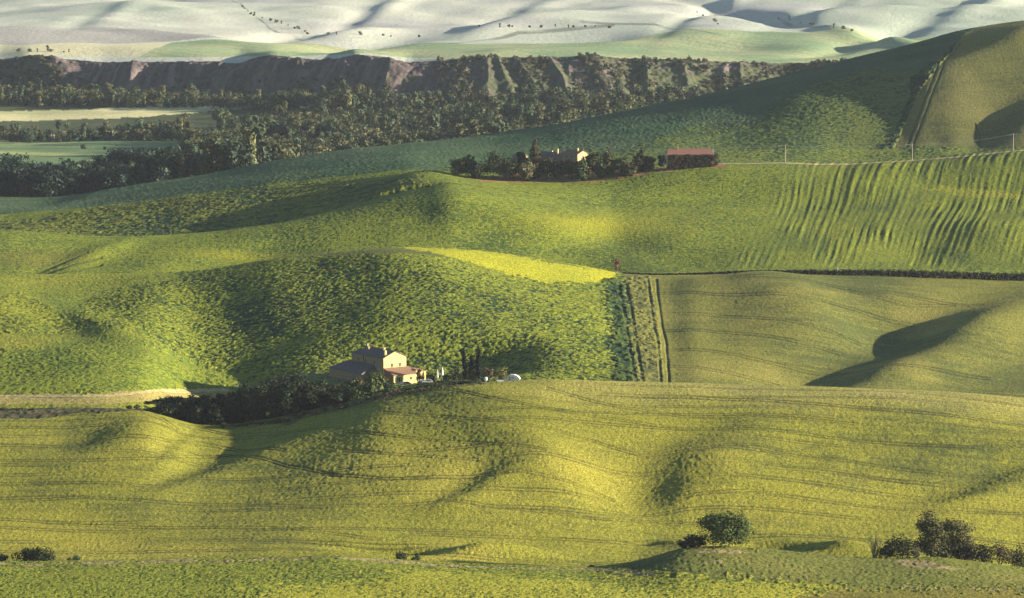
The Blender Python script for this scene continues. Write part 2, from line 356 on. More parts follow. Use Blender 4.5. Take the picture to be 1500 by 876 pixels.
# ground under the upper farm
sf = inside(WX, WY, [(690,262),(760,252),(950,246),(1000,242),(1060,242),(1062,247),(960,252),(925,258),(840,268),(740,268)])
COLR[sl] = np.where(sf[..., None], lerp(np.broadcast_to(RGB(.27,.14,.055), x.shape + (3,)), RGB(.34,.26,.12), np.clip(fbm(x / 8, y / 9, 4, 3) + .1, 0, 1)), COLR[sl])
# far side hill, in shade
sl = rows(16, 18); x, y = GX[sl], GY[sl]; PX, PY = GPX[sl], GP[sl]; WX, WY = warp(sl, 5)
M = ALL(sl)
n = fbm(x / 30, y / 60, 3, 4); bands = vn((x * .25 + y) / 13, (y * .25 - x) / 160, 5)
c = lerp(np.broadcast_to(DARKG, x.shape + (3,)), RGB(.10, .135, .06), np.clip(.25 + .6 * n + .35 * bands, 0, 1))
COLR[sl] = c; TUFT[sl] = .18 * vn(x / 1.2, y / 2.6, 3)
VX, VY = warp2(sl, 20, 14)
up = inside(VX, VY, [(400,270),(640,246),(740,238),(880,225),(960,205),(1050,180),(1130,165),(1200,128),(1300,105),(1345,108),(1330,160),(1308,216),(1200,238),(1060,243),(900,250),(660,262),(500,275)])
crop_tufts(sl, up, 1.7, 1.9, .30, RGB(.14, .165, .03), RGB(.038, .075, .03), RGB(.085, .12, .03), cover=(ss(1000, 1300, PX) * .25 - .12))
low = inside(WX, WY, [(1050,222),(1308,219),(1345,217),(1500,214),(1800,205),(1800,260),(1050,260)])
crop_tufts(sl, low, 1.5, 1.8, .3, RGB(.19, .21, .03), RGB(.05, .09, .028), RGB(.11, .15, .028), thr=.05)
edge = inside(WX, WY, [(1335,118),(1400,60),(1385,95),(1350,150),(1318,218),(1296,218),(1320,170)])
crop_tufts(sl, edge, 2.4, 6, .8, RGB(.05, .08, .02), RGB(.015, .035, .015), RGB(.03, .05, .018))
wh = inside(PX, PY, [(1308,219),(1345,140),(1398,66),(1410,50),(1450,30),(3000,0),(3000,216),(1500,214),(1400,214)])
crop_smooth(sl, wh, RGB(.17, .165, .04), RGB(.10, .105, .03), RGB(.21, .19, .055), .14)
# valley floor, river cliff, plateau
sl = rows(18, 19); x, y = GX[sl], GY[sl]; PX, PY = GPX[sl], GP[sl]
COLR[sl] = lerp(np.broadcast_to(RGB(.05,.07,.03), x.shape + (3,)), RGB(.09,.10,.05), np.clip(.5 + fbm(x / 20, y / 20, 2, 3), 0, 1))
WX, WY = warp(sl, 4)
f1 = inside(WX, WY, [(-900,164),(0,163),(200,157),(300,153),(420,153),(425,156),(300,163),(200,172),(0,178),(-900,180)])
f2 = inside(WX, WY, [(-900,200),(0,197),(120,192),(272,189),(272,196),(262,222),(240,240),(-900,246)])
vr = fbm(x / 60, y / 25, 4, 3)
COLR[sl] = np.where(f1[..., None], lerp(np.broadcast_to(RGB(.62,.56,.30), x.shape + (3,)), RGB(.40,.42,.20), np.clip(.3 + vr, 0, 1)), COLR[sl])
c2_ = lerp(np.broadcast_to(RGB(.56,.52,.28), x.shape + (3,)), RGB(.15,.22,.10), ss(198, 214, PY + 6 * vr + 8 * ss(60, 200, PX)).astype(np.float32))
c2_ = lerp(c2_, RGB(.42, .44, .16), np.clip(1 - np.abs(PY - 228 - (PX - 150) * .03) / 3.5, 0, 1) * .8)
c2_ = lerp(c2_, RGB(.06, .08, .04), np.clip(1 - np.abs(PY - 218 - 1.2 * vr) / 1.2, 0, 1) * .7)
COLR[sl] = np.where(f2[..., None], c2_, COLR[sl])
sl = rows(19, 20); x, y = GX[sl], GY[sl]; PX = GPX[sl]
u = U[sl][:, None]
clay = lerp(np.broadcast_to(RGB(.075,.055,.06), x.shape + (3,)), RGB(.17,.13,.115), np.clip(.2 + 1.2 * fbm(x / 8, y / 20, 5, 4, .7), 0, 1))
streak = vn((wx2 := x + 14 * vn(x / 40, y / 60, 4) - .35 * (y - 3080)) / 5.5, y / 70, 6) + .6 * vn(wx2 / 2.3, y / 40, 3)
clay = lerp(clay, RGB(.22, .17, .15), np.clip(streak * .6, 0, .5)); clay = lerp(clay, RGB(.045, .045, .04), np.clip(-streak * .8, 0, .7))
clay = lerp(clay, RGB(.075, .085, .042), np.clip(.85 * ss(560, 800, PX) + ss(90, 40, PX) + fbm(x / 12, y / 10, 1, 3) * 1.2 + .1 - u * .25, 0, 1))
COLR[sl] = clay; TUFT[sl] = .8 * vn(x / 3, y / 3, 4)
sl = rows(20, 27); x, y = GX[sl], GY[sl]; PX, PY = GPX[sl], GP[sl]; WX, WY = PX + 9 * vn(x / 45, y / 200, 1), PY + 1.3 * vn(x / 40, y / 160, 2)
n = fbm(x / 220, y / 420, 8, 3)
c = lerp(np.broadcast_to(RGB(.56, .56, .46), x.shape + (3,)), RGB(.40, .45, .35), np.clip(.2 + 1.2 * n + .5 * ss(900, 1300, PX), 0, 1))
c = lerp(c, RGB(.43, .42, .40), np.clip(1.6 * fbm(x / 150, y / 300, 3, 2), 0, .8))
gb = inside(WX, WY, [(205,84),(255,56),(400,52),(600,53),(700,55),(1000,46),(1250,44),(1500,50),(1500,98),(600,84),(540,78),(400,83)])
c = np.where(gb[..., None], lerp(np.broadcast_to(RGB(.24, .33, .17), x.shape + (3,)), RGB(.40, .42, .22), np.clip(.35 + 1.5 * fbm(x / 60, y / 120, 6, 3) + .25 * np.sin((x * .8 + y * .5) / 3.4), 0, 1)), c)
pb = inside(WX, WY, [(-1200,68),(0,66),(225,58),(255,56),(205,82),(100,82),(-1200,80)])
c = np.where(pb[..., None], lerp(np.broadcast_to(RGB(.62, .57, .37), x.shape + (3,)), RGB(.58, .55, .33), np.clip(.5 + .5 * np.sin((x + .6 * y) / 4), 0, 1)), c)
gy = inside(WX, WY, [(-1200,44),(0,42),(220,44),(330,52),(250,55),(0,66),(-1200,66)])
c = np.where(gy[..., None], RGB(.42, .40, .36) * (1 + .25 * n[..., None]), c)
COLR[sl] = c
hedge_lines = [[(340,2),(365,18),(400,35),(450,48)], [(850,38),(960,40),(1060,52)], [(1140,26),(1190,38),(1250,46)], [(640,58),(760,44),(900,40)]]
for L in hedge_lines:
    d = dist_line(PX, PY, L)
    COLR[sl] = lerp(COLR[sl], RGB(.05, .07, .05), np.clip(1.3 - d / .9, 0, .6) * np.clip(.7 + .8 * vn(x / 30, y / 60, 2), 0, 1))

# ---------- tramlines and tracks ----------
def tram(seg, pts, w=.8, gap=3.0, depth=.3, col=SOIL, k=.75, pair=True):
    sl = rows(*seg); PX, PY = GPX[sl], GP[sl]
    pts = np.array(pts, float)
    horiz = abs(pts[-1, 0] - pts[0, 0]) > abs(pts[-1, 1] - pts[0, 1])
    if horiz:
        o = np.argsort(pts[:, 0]); cy = np.interp(PX, pts[o, 0], pts[o, 1]); d = PY - cy
        ok = (PX > pts[:, 0].min()) & (PX < pts[:, 0].max())
    else:
        o = np.argsort(pts[:, 1]); cx = np.interp(PY, pts[o, 1], pts[o, 0]); d = PX - cx
        ok = (PY > pts[:, 1].min()) & (PY < pts[:, 1].max())
    d = d + .5 * vn(GX[sl] / 12, GY[sl] / 12, 5)
    m_ = np.zeros_like(PX)
    for off in ((-gap / 2, gap / 2) if pair else (0,)):
        m_ = np.maximum(m_, np.clip(1.5 - np.abs(d - off) / w, 0, 1))
    m_ = m_ * ok * (.65 + .35 * vn(GX[sl] / 9, GY[sl] / 20, 2))
    COLR[sl] = lerp(COLR[sl], col, np.clip(m_ * k, 0, 1)); TUFT[sl] -= (depth * m_).astype(np.float32)
for pts in [
 [(560,606),(650,612),(760,626),(850,640),(930,658)], [(500,635),(600,642),(700,652),(800,668)], [(500,662),(620,668),(700,676)],
 [(470,695),(560,700),(660,702),(760,698),(830,708),(900,722)], [(0,647),(90,648),(180,642),(300,650),(420,665)], [(0,670),(150,674),(250,670),(330,664),(420,684),(500,697)],
 [(0,732),(120,728),(300,738),(460,742),(640,735),(760,746),(860,756),(1000,760)], [(640,570),(720,586),(850,606),(1000,624)], [(800,566),(900,590),(1000,606),(1120,612),(1250,622)],
 [(1050,630),(1150,634),(1300,646),(1420,654),(1500,656)], [(1040,660),(1110,658),(1200,672),(1330,684),(1450,690),(1560,688)], [(0,705),(100,706),(240,710)],
 [(1000,726),(1100,724),(1200,734),(1320,742),(1500,752)], [(880,574),(1000,580),(1120,588),(1250,600),(1400,612)], [(1180,688),(1260,694),(1330,700)], [(260,622),(340,636),(500,630)], [(600,780),(760,784),(900,792),(1000,800)], [(60,765),(240,770),(420,776),(560,790)]]:
    tram((8, 10), pts, .7, 3.2, .22, RGB(.03, .03, .012), .85)
for k_ in range(15):
    u0 = .04 + k_ * .066; sl = rows(8, 9); PX_ = GPX[sl]; uu = U[sl][:, None]
    cu = u0 - .03 * (PX_ - 750) / 750 + .018 * vn(PX_ / 260 + k_ * 3.3, 0 * PX_, 4)
    px_per_u = np.interp(PX_[0], [0, 750, 1500], [215, 262, 240])[None, :]
    d_ = (uu - cu) * px_per_u
    m_ = np.maximum(np.clip(1.5 - np.abs(d_ - 1.5) / .6, 0, 1), np.clip(1.5 - np.abs(d_ + 1.5) / .6, 0, 1)) * np.clip(.35 + 1.1 * vn(PX_ / 130 + k_ * 7, 0 * PX_ + k_, 7), 0, .75)
    COLR[sl] = lerp(COLR[sl], RGB(.05, .05, .018), m_.astype(np.float32)); TUFT[sl] -= (.15 * m_).astype(np.float32)
tram((8, 10), [(205,603),(235,615),(262,634)], .9, 5, .3, SOIL, .7)
tram((8, 10), [(530,595),(520,625),(513,690)], 2.2, 0, .05, RGB(.09,.10,.03), .3, False)
for pts in [
 [(955,407),(963,470),(970,500),(975,570)]]:
    tram((10, 12), pts, 1.6, 12, .5, RGB(.02, .03, .015), .95)
tram((10, 12), [(912,415),(922,470),(930,520),(938,570)], 2.2, 11, .5, RGB(.03, .045, .02), .8)
for pts in [[(960,427),(1010,430),(1080,438),(1160,444),(1250,448),(1340,462)], [(965,456),(1030,460),(1130,472),(1200,482),(1260,490)], [(970,480),(1060,486),(1150,497),(1260,512)],
            [(972,508),(1050,514),(1120,526),(1220,538)], [(975,532),(1040,540),(1100,548),(1170,556)], [(1060,412),(1180,418),(1300,426),(1440,444)], [(1240,424),(1330,440),(1400,440)], [(1220,536),(1330,548),(1450,556)]]:
    tram((10, 12), pts, .7, 3.0, .2, RGB(.03, .035, .012), .8)
for pts in [[(30,403),(80,388),(130,372)], [(48,403),(100,390),(150,378)], [(70,403),(120,394),(150,388)]]:
    tram((12, 14), pts, 1.6, 0, .4, RGB(.04, .06, .02), .55, False)
tram((16, 18), [(1332,217),(1355,160),(1372,115),(1380,90),(1402,60)], 1.2, 8, .6, RGB(.02, .03, .015), .95)
tram((16, 18), [(1433,208),(1436,195),(1428,178)], 1.0, 0, .6, RGB(.02, .03, .015), .9, False)
for k_ in range(9):
    y0 = 262 + k_ * 8
    tram((14, 16), [(150 + 0 * k_, y0 + 34), (300, y0 + 20), (450, y0), (620, y0 - 18)], 1.4, 0, .4, RGB(.03, .055, .025), .55, False)
COLR = np.clip(COLR, .008, .8)
GZ = GZ0 + GH + TUFT
def ground_z(X, Y):
    """height of the built ground under (X, Y)"""
    t = X / Y; j = int(np.clip(np.searchsorted(T, t) - 1, 0, NC - 2)); f = (t - T[j]) / (T[j + 1] - T[j])
    za = np.interp(Y, GY[:, j], GZ[:, j]); zb = np.interp(Y, GY[:, j + 1], GZ[:, j + 1])
    return float(za * (1 - f) + zb * f)
def hit(px, py, y0=860., y1=9000.):
    """first ground point seen at a place of the photograph, at or beyond depth y0"""
    b = (438. - py) / F; dy = CP + b * SP
    t = (px - 750.) / F / dy; sl_ = (-SP + b * CP) / dy
    j = int(np.clip(np.searchsorted(T, t), 0, NC - 1))
    yy = GY[:, j]; zz = GZ[:, j]
    ok = (yy >= y0) & (yy <= y1) & (zz >= CAMZ + sl_ * yy)
    i = int(np.argmax(ok)) if ok.any() else int(np.argmin(np.abs(zz - CAMZ - sl_ * yy)))
    return t * yy[i], yy[i], ground_z(t * yy[i], yy[i])
def at(px, Y, py=500.):
    X = (px - 750.) / F / dirY(py) * Y
    return X, Y, ground_z(X, Y)

# ---------- materials ----------
def new_mat(name):
    m = bpy.data.materials.new(name); m.use_nodes = True
    n = m.node_tree.nodes; b = n["Principled BSDF"]
    b.inputs["Roughness"].default_value = .9; b.inputs["Specular IOR Level"].default_value = .12
    return m, n, m.node_tree.links, b
def ground_mat(name, sc=1.0, bump=.8, amp=.9):
    m, n, l, b = new_mat(name)
    at_ = n.new("ShaderNodeAttribute"); at_.attribute_name = "crop"
    tc = n.new("ShaderNodeNewGeometry")
    mp = n.new("ShaderNodeMapping"); mp.inputs["Scale"].default_value = (1, .6, 1)
    l.new(tc.outputs["Position"], mp.inputs["Vector"])
    n1 = n.new("ShaderNodeTexNoise"); n1.inputs["Scale"].default_value = 1.7 * sc; n1.inputs["Detail"].default_value = 4; n1.inputs["Roughness"].default_value = .8
    l.new(mp.outputs[0], n1.inputs["Vector"])
    r = n.new("ShaderNodeMapRange"); r.inputs["From Min"].default_value = .3; r.inputs["From Max"].default_value = .7
    r.inputs["To Min"].default_value = 1 - amp; r.inputs["To Max"].default_value = 1 + amp
    l.new(n1.outputs["Fac"], r.inputs["Value"])
    mx = n.new("ShaderNodeVectorMath"); mx.operation = 'SCALE'
    l.new(at_.outputs["Color"], mx.inputs[0]); l.new(r.outputs[0], mx.inputs["Scale"])
    l.new(mx.outputs[0], b.inputs["Base Color"])
    bp = n.new("ShaderNodeBump"); bp.inputs["Strength"].default_value = bump; bp.inputs["Distance"].default_value = .35 / sc
    l.new(n1.outputs["Fac"], bp.inputs["Height"]); l.new(bp.outputs[0], b.inputs["Normal"])
    return m
M_GROUND = ground_mat("crops"); M_FAR = ground_mat("far_fields", .12, .5, .22)

def mesh_from(name, V, Fq, mat, smooth=True, parent=None, cols=None):
    me = bpy.data.meshes.new(name)
    V = np.asarray(V, np.float32).reshape(-1, 3); Fq = np.asarray(Fq, np.int32)
    k = Fq.shape[1]
    me.vertices.add(len(V)); me.vertices.foreach_set("co", V.ravel())
    me.loops.add(Fq.size); me.loops.foreach_set("vertex_index", Fq.ravel())
    me.polygons.add(len(Fq)); me.polygons.foreach_set("loop_start", np.arange(0, Fq.size, k, dtype=np.int32))
    me.polygons.foreach_set("use_smooth", np.full(len(Fq), smooth))
    if cols is not None:
        a = me.color_attributes.new("crop", 'FLOAT_COLOR', 'POINT')
        a.data.foreach_set("color", np.concatenate([cols.reshape(-1, 3), np.ones((len(V), 1), np.float32)], 1).astype(np.float32).ravel())
    me.update(calc_edges=True)
    if mat: me.materials.append(mat)
    o = bpy.data.objects.new(name, me); COL.objects.link(o)
    if parent: o.parent = parent
    return o
def sheet(name, r0, r1, mat):
    idx = np.arange((r1 - r0) * NC).reshape(r1 - r0, NC)
    Fq = np.stack([idx[:-1, :-1], idx[:-1, 1:], idx[1:, 1:], idx[1:, :-1]], -1).reshape(-1, 4)
    V = np.stack([GX[r0:r1], GY[r0:r1], GZ[r0:r1]], -1)
    o = mesh_from(name, V, Fq, mat, True, None, COLR[r0:r1])
    o["kind"] = "structure"; return o
rs = lambda k: int(np.searchsorted(SEG, k))
# the cuts run along dips the view cannot see into
a_, b_, c_, d_, e_, f_ = rs(8), rs(10), rs(12), rs(14), rs(18), rs(20)
sheet("near_field", 0, a_ + 1, M_GROUND); sheet("wheat_field", a_, b_ + 1, M_GROUND); sheet("middle_field", b_, c_ + 1, M_GROUND)
sheet("slope_field", c_, rs(16) + 1, M_GROUND); sheet("hill", rs(16), e_ + 1, M_GROUND)
sheet("valley_floor", e_, rs(19) + 1, M_GROUND); sheet("river_cliff", rs(19), f_ + 1, M_GROUND); sheet("far_hills", f_, NR, M_FAR)
# ---------- foliage ----------
def leaf_mat():
    m, n, l, b = new_mat("foliage")
    a = n.new("ShaderNodeAttribute"); a.attribute_name = "crop"
    oi = n.new("ShaderNodeObjectInfo")
    r = n.new("ShaderNodeMapRange"); r.inputs["To Min"].default_value = .75; r.inputs["To Max"].default_value = 1.3
    l.new(oi.outputs["Random"], r.inputs["Value"])
    hs = n.new("ShaderNodeHueSaturation"); hs.inputs["Saturation"].default_value = 1.0
    r2 = n.new("ShaderNodeMath"); r2.operation = 'MULTIPLY_ADD'; r2.inputs[1].default_value = 7.13; r2.inputs[2].default_value = 0
    fr = n.new("ShaderNodeMath"); fr.operation = 'FRACT'
    l.new(oi.outputs["Random"], r2.inputs[0]); l.new(r2.outputs[0], fr.inputs[0])
    r3 = n.new("ShaderNodeMapRange"); r3.inputs["To Min"].default_value = .465; r3.inputs["To Max"].default_value = .52
    l.new(fr.outputs[0], r3.inputs["Value"]); l.new(r3.outputs[0], hs.inputs["Hue"])
    l.new(r.outputs[0], hs.inputs["Value"]); l.new(a.outputs["Color"], hs.inputs["Color"])
    l.new(hs.outputs[0], b.inputs["Base Color"]); b.inputs["Roughness"].default_value = .65
    return m
M_LEAF = leaf_mat()
def noise_mat(name, c1_, c2_, scale=3., stretch=(1, 1, 1), rough=.85, bump=.3, dist=.05):
    m, n, l, b = new_mat(name)
    tc = n.new("ShaderNodeTexCoord"); mp = n.new("ShaderNodeMapping"); mp.inputs["Scale"].default_value = stretch
    nz = n.new("ShaderNodeTexNoise"); nz.inputs["Scale"].default_value = scale; nz.inputs["Detail"].default_value = 6
    cr = n.new("ShaderNodeValToRGB"); cr.color_ramp.elements[0].color = (*c1_, 1); cr.color_ramp.elements[1].color = (*c2_, 1)
    cr.color_ramp.elements[0].position = .35; cr.color_ramp.elements[1].position = .65
    l.new(tc.outputs["Object"], mp.inputs[0]); l.new(mp.outputs[0], nz.inputs["Vector"]); l.new(nz.outputs["Fac"], cr.inputs[0]); l.new(cr.outputs[0], b.inputs["Base Color"])
    bp = n.new("ShaderNodeBump"); bp.inputs["Strength"].default_value = bump; bp.inputs["Distance"].default_value = dist
    l.new(nz.outputs["Fac"], bp.inputs["Height"]); l.new(bp.outputs[0], b.inputs["Normal"]); b.inputs["Roughness"].default_value = rough
    return m
M_BARK = noise_mat("bark", (.05, .035, .022), (.13, .095, .065), 4, (1, 1, .3))
M_BARKP = noise_mat("pale_bark", (.16, .12, .09), (.30, .24, .19), 4, (1, 1, .3))

def leaves(lobes, n, size, tint, rg, var=.35, up=.25, inner=.25):
    """lobes: (x,y,z,rx,ry,rz). Leaf-sized faces spread through the outer part of every lobe."""
    L = np.array(lobes, float); wgt = (L[:, 3] * L[:, 4] + L[:, 4] * L[:, 5] + L[:, 3] * L[:, 5]); wgt /= wgt.sum()
    k = rg.choice(len(L), n, p=wgt)
    d = rg.normal(size=(n, 3)); d /= np.linalg.norm(d, axis=1)[:, None]
    rad = np.where(rg.random(n) < inner, rg.uniform(.35, .8, n), rg.uniform(.78, 1.12, n)) * np.where(rg.random(n) < .07, rg.uniform(1.05, 1.3, n), 1)
    P = L[k, :3] + d * L[k, 3:6] * rad[:, None]
    N = d / L[k, 3:6]; N /= np.linalg.norm(N, axis=1)[:, None]
    N = N + rg.normal(size=(n, 3)) * .42 + np.array([0, 0, up]); N /= np.linalg.norm(N, axis=1)[:, None]
    A = np.cross(N, rg.normal(size=(n, 3))); A /= np.linalg.norm(A, axis=1)[:, None]; B = np.cross(N, A)
    s = size * rg.uniform(.55, 1.3, n)[:, None]
    V = np.stack([P - A * s, P + B * s * .62, P + A * s, P - B * s * .62], 1)
    V += rg.normal(size=V.shape) * size * .16
    c = np.array(tint)[None, :] * (1 + rg.uniform(-var, var, n))[:, None] * (1 + rg.normal(size=(n, 3)) * .06)
    # every limb's sprays carry their own shade of green
    lc = 1 + rg.uniform(-.22, .22, len(L)); c = c * lc[k][:, None]
    Cc = np.repeat(c[:, None, :], 4, 1)
    return V.reshape(-1, 3), np.arange(n * 4).reshape(-1, 4), np.clip(Cc.reshape(-1, 3), .004, .6).astype(np.float32)

def tube(pts, rad, seg=7):
    V = []; Fq = []
    pts = [np.array(p, float) for p in pts]
    for i, p in enumerate(pts):
        d = pts[min(i + 1, len(pts) - 1)] - pts[max(i - 1, 0)]; d /= np.linalg.norm(d) + 1e-9
        a = np.cross(d, [0.3, 1, .1]); a /= np.linalg.norm(a); b = np.cross(d, a)
        for k in range(seg):
            t = 2 * math.pi * k / seg; V.append(p + (a * math.cos(t) + b * math.sin(t)) * rad[i])
    for i in range(len(pts) - 1):
        for k in range(seg):
            Fq.append((i * seg + k, i * seg + (k + 1) % seg, (i + 1) * seg + (k + 1) % seg, (i + 1) * seg + k))
    n0 = len(V); V.append(pts[-1]); 
    for k in range(seg): Fq.append(((len(pts) - 1) * seg + k, (len(pts) - 1) * seg + (k + 1) % seg, n0, n0))
    return V, Fq
def join(parts):
    V = []; Fq = []; o = 0
    for v, f in parts:
        V.extend(v); Fq.extend([tuple(i + o for i in q) for q in f]); o += len(v)
    return V, Fq
def poly_mesh(name, V, Fc, mat, parent=None, smooth=False):
    me = bpy.data.meshes.new(name)
    me.from_pydata([tuple(map(float, v)) for v in V], [], [tuple(dict.fromkeys(f)) for f in Fc]); me.update()
    if smooth: me.polygons.foreach_set("use_smooth", np.ones(len(me.polygons), bool))
    if mat: me.materials.append(mat)
    o = bpy.data.objects.new(name, me); COL.objects.link(o)
    if parent: o.parent = parent
    return o
def empty(name, loc, rz=0.0):
    o = bpy.data.objects.new(name, None); COL.objects.link(o); o.location = loc; o.rotation_euler = (0, 0, rz); o.empty_display_size = .5
    return o

def lobes_for(kind, H, W, rg):
    L = []
    if kind == 'round':
        for i in range(17):
            a = rg.uniform(0, 6.28); r = rg.uniform(.1, .66) * W / 2; z = H * rg.uniform(.20, .82)
            s = rg.uniform(.24, .40) * W / 2 * 1.25
            L.append((r * math.cos(a), r * math.sin(a), z, s, s, s * rg.uniform(.7, 1)))
        L.append((0, 0, H * .6, W * .28, W * .28, H * .25))
    elif kind == 'tall':
        for i in range(11):
            z = H * (.22 + .72 * i / 10); w = W / 2 * math.sin(math.pi * min(1, .18 + .78 * (1 - abs(i / 10 - .4)))) * rg.uniform(.45, .7)
            a = rg.uniform(0, 6.28); r = w * .5
            L.append((r * math.cos(a), r * math.sin(a), z, w, w, H * .10))
        L.append((0, 0, H * .55, W * .2, W * .2, H * .4))
    elif kind == 'shrub':
        for i in range(10):
            a = rg.uniform(0, 6.28); r = rg.uniform(.05, .68) * W / 2; z = H * rg.uniform(.18, .78) * (1 - .35 * r / (W / 2))
            s = rg.uniform(.28, .42) * W / 2
            L.append((r * math.cos(a), r * math.sin(a), z, s, s, min(s, H * .28)))
        L.append((0, 0, H * .38, W * .30, W * .30, H * .34))
    elif kind == 'cypress':
        for i in range(12):
            f = i / 11; w = W / 2 * (.45 + .75 * math.sin(math.pi * (.12 + .80 * (1 - f)) )) * .72
            L.append((rg.uniform(-.08, .08) * W, rg.uniform(-.08, .08) * W, H * (.07 + .87 * f), w * (1 - .55 * f * f), w * (1 - .55 * f * f), H * .075))
    elif kind == 'cone':
        for i in range(9):
            f = i / 8; w = W / 2 * (1 - f * .82) * rg.uniform(.75, .95)
            for k in range(3 if f < .7 else 1):
                a = rg.uniform(0, 6.28); L.append((w * .4 * math.cos(a), w * .4 * math.sin(a), H * (.12 + .82 * f), w * .6, w * .6, H * .08))
    return L

def plant(name, loc, H, W, kind, tint, label, cat, group=None, n=1200, leaf=.34, trunk=True, seed=None, bark=None, var=.35, th=None):
    rg = np.random.default_rng(seed if seed is not None else int(abs(loc[0] * 13 + loc[1] * 7)) + 3)
    root = empty(name, loc)
    tag(root, label, cat, group)
    L = lobes_for(kind, H, W, rg)
    V, Fq, Cc = leaves(L, n, leaf, tint, rg, var)
    q = np.percentile(V[:, 2], 99.3); V[:, 2] *= H / q
    q = max(np.percentile(np.abs(V[:, 0]), 98), 1e-3); V[:, :2] *= min(1.6, W / 2 / q)
    V[:, 2] = np.maximum(V[:, 2], .02)
    mesh_from("crown" if trunk else "foliage", V, Fq, M_LEAF, False, root, Cc)
    if trunk:
        tr = th or .035 * H
        parts = [tube([(0, 0, -.6), (0.02 * W, 0, H * .22), (-.02 * W, .01 * W, H * .5), (0, 0, H * .78)], [tr, tr * .78, tr * .5, tr * .15])]
        for l_ in L[:6]:
            z0 = H * rg.uniform(.22, .45); parts.append(tube([(0, 0, z0), (l_[0] * .5, l_[1] * .5, (z0 + l_[2]) / 2 + .1), (l_[0], l_[1], l_[2])], [tr * .45, tr * .3, tr * .08], 5))
        V2, F2 = join(parts); poly_mesh("trunk", V2, F2, bark or M_BARK, root, True)
    else:
        parts = []
        for l_ in L[:5]: parts.append(tube([(l_[0] * .1, l_[1] * .1, -.4), (l_[0] * .6, l_[1] * .6, l_[2] * .6), (l_[0], l_[1], l_[2])], [.10, .07, .03], 5))
        V2, F2 = join(parts); poly_mesh("stem", V2, F2, bark or M_BARK, root, True)
    return root
def mpp(Y): return Y / F
def plant_px(name, px, top, base_py, Y, wpx, kind, tint, label, cat, group=None, **kw):
    """stand a plant on the ground at depth Y under column px, tall enough to reach picture row top"""
    X, Y, Z = at(px, Y, base_py)
    H = z_of(top, Y) - Z
    H = max(H, .6)
    return plant(name, (X, Y, Z - .05), H, wpx * mpp(Y), kind, tint, label, cat, group, **kw)

OLIVE, DKG, MIDG, TANG, BLUEG, REDB = (.085, .088, .028), (.016, .026, .011), (.045, .07, .022), (.13, .105, .045), (.035, .055, .035), (.11, .045, .028)

# --- by the field edge in front ---
plant_px("tree", 1067, 753, 803, 966, 74, 'round', (.055, .08, .02), "broad dark-green tree with a rounded crown on the mound, lower bush at its left foot", "tree", n=7500, leaf=.32, seed=4)
plant_px("bush", 1018, 784, 803, 964, 34, 'shrub', (.028, .036, .014), "low dark bush at the left foot of the broad lone tree", "bush", n=1500, leaf=.24, trunk=False)
plant_px("bush", 1001, 791, 803, 964, 16, 'shrub', (.028, .036, .014), "smallest dark bush at the tip left of the low bush beside the lone tree", "bush", n=600, leaf=.22, trunk=False)
plant_px("tree", 1364, 755, 815, 968, 50, 'round', (.085, .095, .03), "leafy tree with an open grey-green crown, left one of the pair at the field edge", "tree", n=3600, leaf=.30, seed=11)
plant_px("tree", 1402, 762, 817, 972, 52, 'round', (.09, .09, .032), "leafy tree with a dusty green crown, right one of the pair at the field edge", "tree", n=3600, leaf=.30, seed=12)
plant_px("bush", 1322, 784, 817, 966, 46, 'shrub', (.045, .05, .02), "leafy bush between the bare twiggy shrub and the pair of trees", "bush", n=1300, leaf=.24, trunk=False)
plant_px("bush", 1438, 796, 822, 968, 44, 'shrub', (.04, .038, .022), "dull brown-green bush just right of the pair of trees", "bush", n=1100, leaf=.24, trunk=False)
plant_px("bush", 1464, 791, 825, 968, 34, 'shrub', (.075, .045, .028), "reddish half-dry bush in the field edge hedge", "bush", n=700, leaf=.2, trunk=False)
plant_px("bush", 1494, 797, 830, 968, 56, 'shrub', (.020, .026, .012), "nearly black dense bush at the right end of the field edge hedge", "bush", n=1600, leaf=.24, trunk=False)
plant_px("bush", 1540, 800, 834, 970, 44, 'shrub', (.03, .036, .015), "dark bush beyond the right end of the field edge hedge", "bush", n=1100, leaf=.26, trunk=False)
plant_px("bush", 1298, 797, 817, 966, 26, 'shrub', (.04, .045, .02), "low bush filling the gap right of the bare twiggy shrub", "bush", n=900, leaf=.24, trunk=False)
plant_px("bush", 1380, 790, 818, 970, 60, 'shrub', (.05, .055, .024), "wide undergrowth bush round the feet of the pair of trees", "bush", n=1900, leaf=.26, trunk=False)
plant_px("bush", 1416, 798, 820, 968, 34, 'shrub', (.045, .045, .02), "low bush closing the hedge right of the pair of trees' feet", "bush", n=1000, leaf=.24, trunk=False)
def twiggy(px, top, base, Y, w, label, col_tint, seed):
    X, Y, Z = at(px, Y, base); H = z_of(top, Y) - Z; rg = np.random.default_rng(seed)
    root = empty("twiggy_shrub", (X, Y, Z)); tag(root, label, "shrub")
    parts = []
    for k in range(26):
        a = rg.uniform(0, 6.28); s = rg.uniform(.1, .5) * w * mpp(Y); hh = H * rg.uniform(.5, 1)
        p0 = np.array([rg.uniform(-.5, .5), rg.uniform(-.5, .5), -.3]); p2 = np.array([s * math.cos(a), s * math.sin(a), hh]); p1 = (p0 + p2) / 2 + rg.normal(size=3) * .15
        parts.append(tube([p0, p1, p2], [.07, .05, .02], 4))
        for q in range(2):
            p3 = p1 + (p2 - p1) * rg.uniform(0, .7); parts.append(tube([p3, p3 + rg.normal(size=3) * .45 + [0, 0, .5]], [.035, .015], 4))
    V, Fq = join(parts); poly_mesh("branches", V, Fq, M_BARKP, root)
    V, Fq, Cc = leaves(lobes_for('shrub', H * .8, w * mpp(Y), rg), 260, .15, col_tint, rg); mesh_from("foliage", V, Fq, M_LEAF, False, root, Cc)
